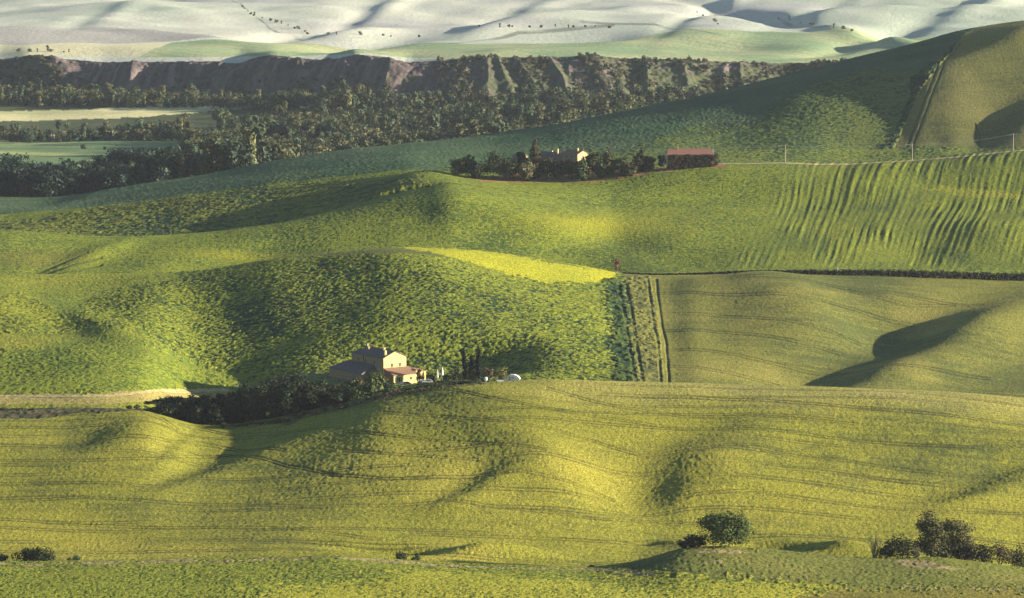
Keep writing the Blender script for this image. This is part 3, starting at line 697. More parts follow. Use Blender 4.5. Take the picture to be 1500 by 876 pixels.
twiggy(1281, 777, 817, 966, 22, "bare twiggy reddish shrub at the left end of the field edge hedge", (.14, .07, .045), 5)
twiggy(1342, 800, 817, 964, 14, "pale leafless twigs in front of the pair of trees", (.16, .12, .09), 6)
for px, top, b_, w_, lb in [(36, 803, 820, 36, "left half of a dark low bush clump"), (66, 801, 820, 40, "right half of a dark low bush clump")]:
    plant_px("bush", px, top, b_, 968, w_, 'shrub', (.022, .03, .013), lb + " near the left end of the field border", "bush", n=1500, leaf=.22, trunk=False)
plant_px("bush", 1, 810, 821, 968, 20, 'shrub', (.025, .04, .016), "little dark bush cut by the left edge of the view", "bush", n=600, leaf=.2, trunk=False)
plant_px("bush", 111, 813, 820, 968, 13, 'shrub', (.03, .06, .03), "little blue-green bush alone right of the low bush clump", "bush", n=350, leaf=.18, trunk=False)
plant_px("bush", 101, 816, 820, 967, 7, 'shrub', (.11, .07, .04), "tiny brownish tuft left of the little blue-green bush", "bush", n=120, leaf=.15, trunk=False)
plant_px("bush", 590, 808, 818, 968, 22, 'shrub', (.04, .05, .02), "small green bush in front of a long dark shadow on the field border", "bush", n=500, leaf=.2, trunk=False)
plant_px("bush", 610, 811, 818, 968, 14, 'shrub', (.045, .06, .02), "smaller green bush just right of the small green bush on the field border", "bush", n=300, leaf=.2, trunk=False)
plant_px("bush", 866, 827, 834, 962, 11, 'shrub', (.09, .045, .02), "tiny red-brown bush alone on the field border", "bush", n=240, leaf=.16, trunk=False)

# --- thicket in the gully by the farmhouse ---
tx = [215, 232, 250, 275, 300, 330, 352, 375, 400, 432, 460, 485, 505, 525, 548, 568, 590, 615, 640, 665, 690, 715]
tt = [592, 585, 579, 578, 576, 573, 569, 561, 551, 545, 554, 556, 558, 556, 548, 561, 566, 566, 563, 560, 557, 558]
rgT = np.random.default_rng(21)
px = 218.
while px < 722:
    crest = np.interp(px, c3[:, 0], c3[:, 1])
    for row, Y in enumerate((1212, 1232, 1256, 1280)):
        if px > 500 and row == 0 and rgT.random() < .5: continue
        if px < 240 and row in (0, 3): continue
        p = px + rgT.uniform(-7, 7); Yr = Y + rgT.uniform(-7, 7)
        top = np.interp(p, tx, tt) + rgT.uniform(0, 7) + (3 - row) * (4.6 if px < 520 else 2.2) * rgT.uniform(.5, 1.1)
        wpx = rgT.uniform(20, 34)
        if px < 330: side = "low dark shrub in the lower left end of the thicket"
        elif px < 480: side = "tall dark shrub in the thicket between the track and the farmhouse"
        elif px < 600: side = "leafy shrub in the thicket just below the farmhouse walls"
        else: side = "green shrub in the hedge below the farmhouse terrace"
        t = [DKG, DKG, (.02, .03, .012), (.03, .038, .014), (.012, .02, .009)][rgT.integers(5)] if px < 500 else [(.06, .08, .022), (.04, .06, .02), (.08, .085, .03), DKG][rgT.integers(4)]
        if top > crest + 3 and px > 300: continue
        plant_px("shrub", p, min(top, crest - 4), crest, Yr, wpx, 'shrub', t, side, "shrub", side.replace("shrub", "shrubs"), n=900, leaf=.40, trunk=False)
    px += 13 if px < 520 else 15
# dry brown scrub along its lower edge
for i in range(26):
    p = 330 + i * 13 + rgT.uniform(-5, 5); crest = np.interp(p, c3[:, 0], c3[:, 1])
    Yr = 1196 - rgT.uniform(0, 12)
    X, Y, Z = at(p, Yr, crest)
    plant("scrub_bush", (X, Y, Z - .1), rgT.uniform(.9, 2.0), rgT.uniform(2.5, 5), 'shrub', [(.075, .052, .032), (.085, .075, .03), (.05, .06, .02)][rgT.integers(3)], "low dry brown scrub bush on the bank in front of the thicket", "bush", "dry scrub bushes on the bank", n=150, leaf=.22, trunk=False)
plant_px("tree", 361, 558, 590, 1275, 24, 'round', (.03, .045, .018), "small round tree standing out of the thicket's left part against the pale track", "tree", n=900, leaf=.3)
plant_px("tree", 437, 536, 570, 1290, 44, 'cone', (.022, .032, .014), "dark tree with a pointed tip rising from the middle of the thicket", "tree", n=1700, leaf=.34)
plant_px("tree", 412, 549, 575, 1285, 40, 'round', (.024, .034, .014), "dark bushy tree left of the pointed tree in the thicket", "tree", n=1300, leaf=.34)
plant_px("tree", 549, 541, 566, 1294, 32, 'round', (.045, .062, .02), "green tree in front of the shaded long wall of the farmhouse", "tree", n=1700, leaf=.3)
plant_px("tree", 524, 554, 572, 1288, 26, 'round', (.075, .065, .025), "olive-brown tree in front of the low wing of the farmhouse", "tree", n=1000, leaf=.3)
for p, top, w_, lb in [(680, 511, 7.5, "thin cypress, left one of three beside the farmhouse terrace"), (690.5, 521, 8, "shortest cypress, middle one of three beside the farmhouse terrace"), (701.5, 508, 9, "tallest slender cypress, right one of three beside the farmhouse terrace")]:
    plant_px("cypress", p, top, 556, 1312, w_, 'cypress', (.012, .016, .009), lb, "cypress", "cypresses by the farmhouse", n=1800, leaf=.24, th=.12)
for p, top, w_, kd, t, lb, nm in [(614, 541, 10, 'round', (.06, .045, .02), "little brown-green tree at the right wall of the farmhouse annex", "tree"), (630, 545, 14, 'shrub', (.05, .06, .02), "small shrub right of the farmhouse annex", "shrub"),
    (664, 541, 16, 'round', (.035, .05, .02), "rounded dark tree left of the three cypresses", "tree"), (716, 539, 18, 'round', (.065, .055, .028), "small reddish-brown tree right of the three cypresses", "tree"),
    (733, 538, 22, 'round', (.15, .15, .04), "yellow-green rounded tree left of the white caravan", "tree"), (672, 536, 14, 'round', (.10, .12, .04), "pale green bush just left of the thin cypress", "bush"), (694, 541, 12, 'shrub', (.05, .07, .02), "green bush between the cypresses", "bush"), (655, 549, 13, 'shrub', (.03, .045, .018), "dark shrub below the folded parasols", "shrub")]:
    plant_px(nm, p, top, 556, 1300 if p < 725 else 1262, w_, kd, t, lb, nm, n=550, leaf=.24, trunk=(nm == "tree"))
for p, top, w_ in [(4, 596, 20), (24, 598, 20), (48, 597, 14), (190, 593, 10), (202, 592, 12)]:
    plant_px("bush", p, top, 603, 1212, w_, 'shrub', (.05, .045, .022), "low brown bush on the muddy bank by the pale track", "bush", "low bushes on the muddy bank", n=260, leaf=.22, trunk=False)

# --- lone reddish tree on the ridge, hedge strip in place of the sunken lane's shaded bank ---
plant_px("tree", 903.5, 379, 403, 1606, 14, 'tall', (.11, .06, .03), "small reddish-brown tree alone where the ridge path meets the lane", "tree", n=420, leaf=.26, bark=M_BARKP)
def hedge_run(name, pts, hfun, wid, tint, label, cat, per_m=42, leaf=.40, jit=.08):
    rg = np.random.default_rng(3); VV = []; CC = []
    X0, Y0, Z0 = at(*pts[0])
    tot = 0
    for (p1, Y1), (p2, Y2) in zip(pts[:-1], pts[1:]):
        n = max(2, int(abs(p2 - p1) * mpp(Y1) / .8))
        for i in range(n):
            f = (i + rg.random()) / n; p = p1 + (p2 - p1) * f; X, Y, Z = at(p, Y1 + (Y2 - Y1) * f, 400)
            hh = hfun(p) * rg.uniform(1 - jit, 1 + jit)
            L = [(X - X0, Y - Y0 + rg.uniform(-.3, .3) * wid, Z - Z0 + hh * .5, 1.1, wid * .5, hh * .5)]
            v, q, c = leaves(L, int(per_m * (.6 + hh * .4)), leaf, np.array(tint) * rg.uniform(.6, 1.4), rg); VV.append(v); CC.append(c)
    V = np.concatenate(VV); Cc = np.concatenate(CC)
    o = mesh_from(name, V, np.arange(len(V)).reshape(-1, 4), M_LEAF, False, None, Cc); o.location = (X0, Y0, Z0)
    return tag(o, label, cat)
hedge_run("hedge", [(915, 1603), (1100, 1601), (1250, 1600), (1400, 1600), (1580, 1598)], lambda p: .5 + 2.9 * ss(950, 1380, p), 3.0, (.022, .018, .012), "long dark brown hedge standing in for the shaded bank along the sunken lane above the smooth field", "hedge")  # darkness of the shaded bank is put into the leaf colour

# --- trees around the upper farm ---
TR = [(672,232,262,24,'round',OLIVE,"olive-green bush, leftmost of the trees around the upper farm"), (686,229,261,18,'round',MIDG,"green rounded tree second from the left at the upper farm"), (697,238,261,14,'shrub',DKG,"dark low bush between the leftmost green trees and the broad dark one"),
 (722,221,258,32,'round',(.022,.034,.016),"broad dark tree, largest of the left group at the upper farm"), (746,232,257,26,'round',(.07,.085,.035),"soft pale green tree right of the broad dark tree at the upper farm"), (764,223,252,12,'tall',DKG,"dark slim tree just left of the tall brown cypress"),
 (772,238,258,18,'shrub',(.12,.12,.055),"pale olive bush at the foot of the tall brown cypress"), (783,206,250,15,'cypress',(.05,.038,.02),"tall brown-green cypress, tallest tree at the upper farm"), (799,233,259,20,'round',(.06,.06,.025),"dense olive tree right of the tall cypress"),
 (815,236,259,18,'round',(.035,.05,.022),"dark green tree in front of the violet-roofed house"), (832,234,259,20,'round',(.045,.055,.022),"bushy tree below the two pale chimneys"), (852,235,259,18,'shrub',(.04,.055,.02),"bushy green tree under the lit gable"),
 (868,224,258,20,'round',(.05,.055,.022),"rounded tree hiding the right side of the lit gable"), (880,238,259,15,'shrub',(.04,.055,.02),"low green bush between the rounded and the pointed trees"), (890,218,257,18,'cone',(.06,.055,.022),"pointed brown-green conifer by the thin pole"),
 (905,232,257,20,'round',(.045,.06,.02),"green tree right of the pointed conifer"), (921,238,257,19,'shrub',(.055,.06,.022),"low olive bush near the right end of the farm trees"), (938,218,252,22,'cone',(.04,.042,.02),"broad pointed dark tree near the right end of the farm trees"),
 (950,230,252,14,'round',(.045,.04,.02),"rightmost tree of the row in front of the upper farm"), (970,227,243,11,'round',(.02,.03,.018),"little round dark tree alone just left of the barn")]
for p, top, b_, w_, kd, t, lb in TR:
    plant_px("cypress" if kd == 'cypress' else "tree", p, top, b_, 1862 if p > 960 else (1850 if kd != 'shrub' else 1842), w_ * 1.25, kd, t, lb, "cypress" if kd == 'cypress' else "tree", n=1700, leaf=.48, th=.25)

# --- the wood in the valley ---
def forest_mesh(kind, H, W, n, leaf, tint, seed):
    rg = np.random.default_rng(seed); V, Fq, Cc = leaves(lobes_for(kind, H, W, rg), n, leaf, tint, rg, .25, .45)
    V[:, 2] = np.maximum(V[:, 2], 0); return V, Fq, Cc
FT = [(.026,.044,.028), (.042,.060,.024), (.075,.085,.036), (.020,.034,.026), (.088,.09,.045), (.040,.060,.032), (.058,.072,.030), (.026,.040,.022)]
VAR = []; LOW = []
for i in range(8):
    kd = ['round', 'round', 'tall', 'round', 'round', 'tall', 'round', 'round'][i]; W = [12, 13, 8.5, 11, 11, 7.5, 14, 12][i]; H = [12, 13, 15, 11, 10, 15, 12, 11][i]
    VAR.append(forest_mesh(kd, H, W, 860, .58, FT[i], 40 + i)); LOW.append(forest_mesh(kd, H, W, 300, .90, FT[i], 60 + i))
rgF = np.random.default_rng(5); cand = []
wood = [(425,164),(440,140),(1240,130),(1240,330),(262,330),(262,238),(285,203),(350,180)]
lowl = [(-60,256),(180,251),(262,244),(262,330),(-60,330)]
crest8 = lambda p: float(np.interp(p, c8[:, 0], c8[:, 1]))
Yg = 2140.
while Yg < 3230:
    Xg = -.17 * Yg
    while Xg < .13 * Yg:
        x, y = Xg + rgF.uniform(-3.5, 3.5), Yg + rgF.uniform(-4, 4); Xg += 7.4
        pyb = py_of(14.5, y); pxb = 750 + F * x / y * dirY(pyb)
        if y > np.interp(pxb, c19y[:, 0], c19y[:, 1]) - 4: continue
        P1 = np.array([pxb]); P2 = np.array([pyb + rgF.uniform(-3, 3)])
        kind = 0
        if inside(P1, P2, wood)[0]: kind = 1
        elif inside(P1, P2, lowl)[0]: kind = 2
        elif pxb < 282 and 183 < pyb < 189: kind = 3
        elif pxb < 450 and y > np.interp(pxb, c19y[:, 0], c19y[:, 1]) - 75 - .12 * max(0, 300 - pxb) : kind = 4
        if not kind: continue
        s = rgF.uniform(.5, 1.3) * (1.25 if vn(x / 60, y / 60, 2) > .25 else .9) * {1: 1.08, 2: 1.15, 3: .85, 4: .9}[kind]
        if False: s *= .8
        top = pyb - 12 * s * F / y
        if top > crest8(pxb) - 1: continue
        j = int(rgF.integers(8)) if kind != 2 else int([0, 3, 7, 3][rgF.integers(4)])
        cand.append((x, y, s, j, kind, pxb, top, pyb))
    Yg += 9.0
for (p, b_, h_) in [(38, 191, 25), (17, 191, 17), (122, 203, 12), (153, 202, 6), (382, 157, 18), (62, 190, 14)]:
    y = 14.; Yb = (14.5 - CAMZ) / ((-SP + (438 - b_) / F * CP) / (CP + (438 - b_) / F * SP)); X = (p - 750) / F / dirY(b_) * Yb
    cand.append((X, Yb, h_ * Yb / F / 12, 0 if h_ > 10 else 3, 5, p, b_ - h_, b_))
print("valley trees", len(cand))
def vis(c):                     # how much of the tree shows over the hill crest, in pixels
    return min(c[7], crest8(c[5])) - c[6] if c[4] != 5 else 99
order = sorted(range(len(cand)), key=lambda i: -(vis(cand[i]) * cand[i][2] + (2600 - cand[i][1]) * .004))
solo = set(order[:285]); done = set()
meshes = []
for i, (V, Fq, Cc) in enumerate(VAR):
    o = mesh_from("valley_tree", V, Fq, M_LEAF, False, None, Cc); meshes.append(o.data); bpy.data.objects.remove(o)
SOLO_LABEL = {1: ("tree standing in the wood on the valley floor", "trees of the valley wood"), 2: ("dark tree in the shaded wood at the lower left of the valley", "trees of the shaded lower wood"),
 3: ("small tree in the hedgerow between the two pale valley fields", "hedgerow trees between the pale fields"), 4: ("tree at the foot of the clay cliff", "trees at the foot of the cliff")}
LONE = {38: "big rounded tree standing up from the hedgerow between the pale fields", 17: "dark rounded tree at the left end of the hedgerow", 122: "small dark tree alone on the pale field edge", 153: "tiny bush alone right of the small field tree", 382: "single slim tree at the end of the upper pale field", 62: "tree in the hedgerow just right of the big rounded one"}
SV = []; SCc = []
for i, (x, y, s, j, kind, pxb, top, pyb) in enumerate(cand):
    z = ground_z(x, y) - .3; a = rgF.uniform(0, 6.28)
    if kind == 5 or i in solo:
        o = bpy.data.objects.new("valley_tree", meshes[j]); COL.objects.link(o); o.location = (x, y, z); o.rotation_euler = (0, 0, a); o.scale = (s, s, s * rgF.uniform(.9, 1.1))
        if kind == 5: tag(o, LONE[int(pxb)], "tree")
        else: tag(o, SOLO_LABEL[kind][0], "tree", SOLO_LABEL[kind][1])
    else:
        V, Fq, Cc = LOW[j]; c, sn = math.cos(a), math.sin(a)
        W_ = V * s; SV.append(np.stack([W_[:, 0] * c - W_[:, 1] * sn + x, W_[:, 0] * sn + W_[:, 1] * c + y, W_[:, 2] + z], 1)); SCc.append(Cc * rgF.uniform(.6, 1.45))
V = np.concatenate(SV); o = mesh_from("forest", V, np.arange(len(V)).reshape(-1, 4), M_LEAF, False, None, np.concatenate(SCc)); tag(o, "dense mixed wood filling the valley below the clay cliff", "forest", kind="stuff")
# scrub growing on the cliff
SV = []; SCc = []
sh = [forest_mesh('shrub', 3.8, 6, 110, .65, t, 80 + k) for k, t in enumerate([(.05,.055,.028), (.09,.08,.045), (.035,.042,.024), (.12,.10,.06)])]
for k in range(2500):
    p = rgF.uniform(560, 1260) if k < 1900 else (rgF.uniform(-60, 90) if k < 2150 else rgF.uniform(80, 640))
    Yf = float(np.interp(p, c19y[:, 0], c19y[:, 1])); Y = Yf + rgF.uniform(0, 100 if p > 640 else 65); X = (p - 750) / F / dirY(120) * Y
    if vn(X / 24, Y / 40, 6) < -.25 and p > 90: continue
    if 80 <= p < 640 and (vn(X / 60, Y / 40, 7) < .1 or Y > Yf + 40): continue
    s = rgF.uniform(.5, 1.3) * (1.4 if Y < Yf + 25 else .9); z = ground_z(X, Y) - .3; V, Fq, Cc = sh[rgF.integers(4)]; a = rgF.uniform(0, 6.28); c, sn = math.cos(a), math.sin(a)
    W_ = V * s; SV.append(np.stack([W_[:, 0] * c - W_[:, 1] * sn + X, W_[:, 0] * sn + W_[:, 1] * c + Y, W_[:, 2] + z], 1)); SCc.append(Cc * rgF.uniform(.6, 1.4))
V = np.concatenate(SV); o = mesh_from("undergrowth", V, np.arange(len(V)).reshape(-1, 4), M_LEAF, False, None, np.concatenate(SCc)); tag(o, "scrub covering parts of the clay cliff", "scrub", kind="stuff")

# hedgerow trees scattered over the far fields
rgH = np.random.default_rng(77)
for (x1, y1, x2, y2, n_, nm) in [(352,8,372,24,5,"hedgerow tree along the dark diagonal line on the far pale hills"), (372,24,450,47,9,"hedgerow tree along the dark diagonal line on the far pale hills"), (700,40,900,41,12,"tiny tree on the long field boundary of the far hills"), (1140,28,1250,46,9,"tiny tree by the sunken track on the far hills"), (20,76,110,76,7,"tiny tree by the pale field above the left end of the cliff"), (440,50,620,54,7,"tiny tree at the top edge of the far green field"), (1010,12,1060,40,4,"tiny tree on the far hills behind the upper-right slope")]:
    for k in range(n_):
        f = (k + rgH.random()) / n_; p = x1 + (x2 - x1) * f; q = y1 + (y2 - y1) * f + rgH.uniform(-1, 1)
        X, Y, Z = hit(p, q, 3260.)
        o = bpy.data.objects.new("far_tree", meshes[int(rgH.integers(8))]); COL.objects.link(o); o.location = (X, Y, Z - .4); sc_ = rgH.uniform(.16, .42) ; o.scale = (sc_ * 1.3, sc_ * 1.3, sc_); o.rotation_euler = (0, 0, rgH.uniform(0, 6))
        tag(o, nm, "tree", nm.replace("tree", "trees", 1))
# ---------- buildings and small things ----------
def tile_mat(name, c1_, c2_):
    m, n, l, b = new_mat(name)
    tc = n.new("ShaderNodeTexCoord"); nz = n.new("ShaderNodeTexNoise"); nz.inputs["Scale"].default_value = 1.7; nz.inputs["Detail"].default_value = 8; nz.inputs["Roughness"].default_value = .8
    wv = n.new("ShaderNodeTexWave"); wv.inputs["Scale"].default_value = 1.6; wv.inputs["Distortion"].default_value = .6
    cr = n.new("ShaderNodeValToRGB"); cr.color_ramp.elements[0].color = (*c1_, 1); cr.color_ramp.elements[1].color = (*c2_, 1); cr.color_ramp.elements[0].position = .3; cr.color_ramp.elements[1].position = .7
    l.new(tc.outputs["Object"], nz.inputs["Vector"]); l.new(tc.outputs["Object"], wv.inputs["Vector"]); l.new(nz.outputs["Fac"], cr.inputs[0]); l.new(cr.outputs[0], b.inputs["Base Color"])
    bp = n.new("ShaderNodeBump"); bp.inputs["Strength"].default_value = .6; bp.inputs["Distance"].default_value = .08; l.new(wv.outputs["Fac"], bp.inputs["Height"]); l.new(bp.outputs[0], b.inputs["Normal"])
    return m
M_TILE = tile_mat("old_roof_tiles", (.13, .105, .10), (.24, .19, .175)); M_TILER = tile_mat("red_roof_tiles", (.15, .075, .06), (.25, .13, .105)); M_TILEP = tile_mat("pinkish_roof_tiles", (.22, .13, .085), (.34, .21, .14))
M_STONE = noise_mat("stone_wall", (.22, .17, .115), (.36, .28, .19), 2.2, rough=.95, bump=.5, dist=.08)
M_OCHRE = noise_mat("ochre_plaster", (.56, .44, .15), (.68, .55, .21), 1.0, bump=.15)
M_CREAM = noise_mat("cream_plaster", (.46, .33, .16), (.54, .41, .22), 1.0, bump=.15)
M_BRICK = noise_mat("red_brick", (.24, .10, .06), (.36, .17, .10), 3.0)
M_WHITE = noise_mat("white_paint", (.70, .70, .68), (.80, .80, .78), 2.0, bump=.05, rough=.5)
M_DARK = noise_mat("dark_glass", (.015, .018, .022), (.03, .034, .04), 2.0, bump=0, rough=.15)
M_GREEN = noise_mat("green_shutter", (.05, .10, .06), (.08, .14, .09), 2.0)
M_WOOD = noise_mat("weathered_wood", (.22, .18, .13), (.38, .32, .24), 3.0, (1, 1, .2))
M_GREY = noise_mat("grey_render", (.30, .29, .28), (.42, .41, .40), 1.5)
M_ROAD = noise_mat("pale_gravel", (.34, .28, .14), (.50, .41, .22), .4, bump=.4, dist=.1)
M_CAR = noise_mat("silver_paint", (.45, .46, .48), (.52, .53, .55), 1.0, bump=0, rough=.3)
M_RUBBER = noise_mat("rubber", (.02, .02, .02), (.035, .035, .035), 3.0)
def box(x0, x1, y0, y1, z0, z1):
    V = [(x0,y0,z0),(x1,y0,z0),(x1,y1,z0),(x0,y1,z0),(x0,y0,z1),(x1,y0,z1),(x1,y1,z1),(x0,y1,z1)]
    return V, [(0,3,2,1),(4,5,6,7),(0,1,5,4),(1,2,6,5),(2,3,7,6),(3,0,4,7)]
def slab(quad, th=.22):         # a roof plane with thickness; quad = corners, thickness downwards
    n = len(quad); V = list(quad) + [(a, b, c - th) for a, b, c in quad]
    return V, [tuple(range(n)), tuple(range(2 * n - 1, n - 1, -1))] + [(i, i + n, (i + 1) % n + n, (i + 1) % n) for i in range(n)]
def window(par, x, y, z, w, h, face, shutter=False, frame_mat=None):
    """face: 'y' wall looking to -y, 'x' wall looking to -x"""
    def bb(a0, a1, o0, o1, z0, z1): return box(x + a0, x + a1, y - o1, y - o0, z0, z1) if face == 'y' else box(x - o1, x - o0, y + a0, y + a1, z0, z1)
    fr = join([bb(-w/2-.1, -w/2, .01, .09, z-.1, z+h+.1), bb(w/2, w/2+.1, .01, .09, z-.1, z+h+.1), bb(-w/2, w/2, .01, .09, z+h, z+h+.1), bb(-.04, .04, .012, .07, z, z+h)])
    o = poly_mesh("window", *fr, frame_mat or M_WOOD, par); o.name = "window"
    poly_mesh("pane", *bb(-w/2, w/2, .004, .03, z, z + h), M_DARK, o); poly_mesh("sill", *bb(-w/2-.18, w/2+.18, .01, .2, z-.2, z-.1), M_STONE, o)
    if shutter:
        for s in (-1, 1): poly_mesh("shutter", *bb(min(s*(w/2+.12), s*(w+.1)), max(s*(w/2+.12), s*(w+.1)), .02, .09, z-.02, z+h), M_GREEN, o)
# farmhouse
B = R(36)
X, Y, _ = at(562, 1318, 545); Z = z_of(557., 1330.) + .8
fh = empty("farmhouse", (X, Y, Z), B); tag(fh, "two-storey ochre and stone farmhouse with lower wings behind the thicket", "farmhouse")
W_, L_, E_, A_ = 10.6, 22.5, 9.6, 11.9
V = [(0,0,-2),(W_,0,-2),(W_,L_,-2),(0,L_,-2),(0,0,E_),(W_,0,E_),(W_,L_,E_),(0,L_,E_),(W_/2,0,A_)]
poly_mesh("gable_wall", [(0,-.02,-2),(W_,-.02,-2),(W_,-.02,E_),(W_/2,-.02,A_),(0,-.02,E_),(0,.35,-2),(W_,.35,-2),(W_,.35,E_),(W_/2,.35,A_),(0,.35,E_)], [(0,1,2,3,4),(9,8,7,6,5),(0,5,6,1),(1,6,7,2),(2,7,8,3),(3,8,9,4),(4,9,5,0)], M_OCHRE, fh)
poly_mesh("wall", *join([box(-.01,.4,.36,L_,-2,E_), box(W_-.4,W_+.01,.36,L_,-2,E_), box(.41,W_-.41,L_-.4,L_,-2,E_)]), M_STONE, fh)
ov = .55; hip = 5.0
rf = poly_mesh("roof", *join([slab([(-ov,-.35,E_-.12),(W_/2,-.35,A_+.1),(W_/2,L_-hip,A_+.1),(-ov,L_+ov,E_-.12)]), slab([(W_/2+.004,-.35,A_+.1),(W_+ov,-.35,E_-.12),(W_+ov,L_+ov,E_-.12),(W_/2+.004,L_-hip,A_+.1)]), slab([(W_/2,L_-hip+.01,A_+.1),(W_+ov,L_+ov+.01,E_-.12),(-ov,L_+ov+.01,E_-.12)])]), M_TILE, fh)
for (cx, cy, mt, hh) in [(1.6, 1.2, M_OCHRE, 12.3), (4.6, 6.5, M_CREAM, 12.7), (3.0, 15.0, M_STONE, 12.4), (4.8, 18.5, M_STONE, 13.0)]:
    ch = poly_mesh("chimney", *box(cx-.4, cx+.4, cy-.4, cy+.4, 10.0, hh), mt, rf)
for x in (3.9, 7.6): window(fh, x, 0, 5.9, .8, 1.2, 'y')
window(fh, 2.4, 0, .0, .8, 1.2, 'y')
for y in (6.2, 12.5, 17.5): window(fh, 0, y, 6.6, .8, 1.3, 'x')
poly_mesh("drainpipe", *join([tube([(-.12, 13.9, -1), (-.12, 13.9, E_-.3)], [.09, .09])]), M_DARK, fh)
# right annex with a single-pitch roof
poly_mesh("annex_wall", [(.3,-6.6,-2),(11.4,-6.6,-2),(11.4,-.05,-2),(.3,-.05,-2),(.3,-6.6,3.5),(11.4,-6.6,3.5),(11.4,-.05,5.3),(.3,-.05,5.3)], [(0,1,5,4),(1,2,6,5),(2,3,7,6),(3,0,4,7),(4,5,6,7)], M_OCHRE, fh)
poly_mesh("end_wall", *slab([(.26,-6.6,3.5),(.26,-.05,5.3),(.29,-.05,5.3),(.29,-6.6,3.5)], 5.4), M_BRICK, fh)
poly_mesh("annex_roof", *slab([(-.1,-7.2,3.55),(11.6,-7.2,3.55),(11.6,-.03,5.6),(-.1,-.03,5.6)]), M_TILEP, fh)
window(fh, 2.5, -6.6, .9, 1.5, 1.7, 'y', True, M_WHITE); window(fh, 8.3, -6.6, 1.4, .8, .9, 'y')
poly_mesh("side_room_wall", [(11.45,-5.2,-2),(16.3,-5.2,-2),(16.3,-.4,-2),(11.45,-.4,-2),(11.45,-5.2,4.3),(16.3,-5.2,3.7),(16.3,-.4,3.9),(11.45,-.4,4.7)], [(0,1,5,4),(1,2,6,5),(2,3,7,6),(3,0,4,7),(4,5,6,7)], M_OCHRE, fh)
poly_mesh("side_room_roof", *slab([(11.5,-5.6,4.75),(16.7,-5.6,4.0),(16.7,-.2,4.3),(11.5,-.2,5.1)]), M_TILEP, fh)
poly_mesh("door", *box(13.2, 14.3, -5.29, -5.21, -1, 2.1), M_WOOD, fh)
# left wing, lower, hipped
poly_mesh("wing_wall", *box(-7.2, -.05, 4.5, 27.5, -2, 3.6), M_STONE, fh)
poly_mesh("wing_roof", *join([slab([(-7.8,3.9,3.5),(-.03,7.0,6.3),(-.03,24.0,6.3),(-7.8,28.2,3.5)]), slab([(-.03,3.9,3.5),(-.03,6.99,6.3),(-7.8,3.89,3.5)]), slab([(-.03,24.01,6.3),(-.03,28.2,3.5),(-7.8,28.21,3.5)])]), M_TILE, fh)

# things on the terrace
zt = z_of(559., 1330.)
def vase_column(px, top, label):
    X, Y, _ = at(px, 1322, 550); Z = ground_z(X, Y); H = z_of(top, Y) - Z
    r = empty("parasol", (X, Y, Z)); tag(r, label, "parasol", "folded parasols on the terrace")
    poly_mesh("pole", *tube([(0,0,0),(0,0,H)], [.05,.04]), M_WOOD, r, True)
    poly_mesh("canopy", *tube([(0,0,H*.35),(0,0,H*.45),(0,0,H*.75),(0,0,H*.97)], [.30,.48,.34,.05], 10), M_WHITE, r, True)
    poly_mesh("base", *tube([(0,0,0),(0,0,.14)], [.45,.45], 12), M_GREY, r)
vase_column(641, 540.5, "shorter folded white parasol on the terrace, left one of two"); vase_column(648, 537, "taller folded white parasol on the terrace, right one of two")
X, Y, _ = at(652, 1316, 550); Z = ground_z(X, Y)
t = empty("garden_table", (X, Y, Z), .1); tag(t, "long pale pinkish table or bench top right of the folded parasols", "table")
poly_mesh("table_top", *box(-2.6, 2.6, -.6, .6, 1.15, 1.3), M_CREAM, t)
for sx in (-2.3, 2.3):
    for sy in (-.45, .45): poly_mesh("leg", *box(sx-.06, sx+.06, sy-.06, sy+.06, -.1, 1.15), M_WOOD, t)
def car(px, Y, rz, mat, label, L=4.2):
    X, Y, _ = at(px, Y, 553); Z = ground_z(X, Y)
    r = empty("parked_car", (X, Y, Z), rz); tag(r, label, "car")
    prof = [(-L/2,.35),(-L/2,.85),(-L/2+.9,.98),(-L/2+1.5,1.45),(L/2-1.0,1.48),(L/2-.25,1.0),(L/2,.9),(L/2,.35)]
    n = len(prof); V = [(x, -.85, z) for x, z in prof] + [(x, .85, z) for x, z in prof]
    body = poly_mesh("body", V, [tuple(range(n)), tuple(range(2*n-1, n-1, -1))] + [(i, i+n, (i+1) % n+n, (i+1) % n) for i in range(n)], mat, r)
    poly_mesh("side_window", [(-L/2+1.25,-.862,1.02),(L/2-.6,-.862,1.02),(L/2-1.1,-.862,1.38),(-L/2+1.62,-.862,1.38),(-L/2+1.25,-.852,1.02),(L/2-.6,-.852,1.02),(L/2-1.1,-.852,1.38),(-L/2+1.62,-.852,1.38)], [(0,1,2,3),(7,6,5,4),(0,4,5,1),(1,5,6,2),(2,6,7,3),(3,7,4,0)], M_DARK, r)
    for sx in (-L/2+.75, L/2-.75):
        for sy in (-.8, .8):
            poly_mesh("wheel", *tube([(sx, sy-.1, .32), (sx, sy+.1, .32)], [.32, .32], 14), M_RUBBER, r)
car(619, 1303, .25, M_WHITE, "white car parked in front of the annex side room"); car(626, 1299, .1, M_CAR, "silver car parked right of the white car below the annex")
car(594, 1303, .2, M_CAR, "silver car partly behind the hedge below the annex windows")
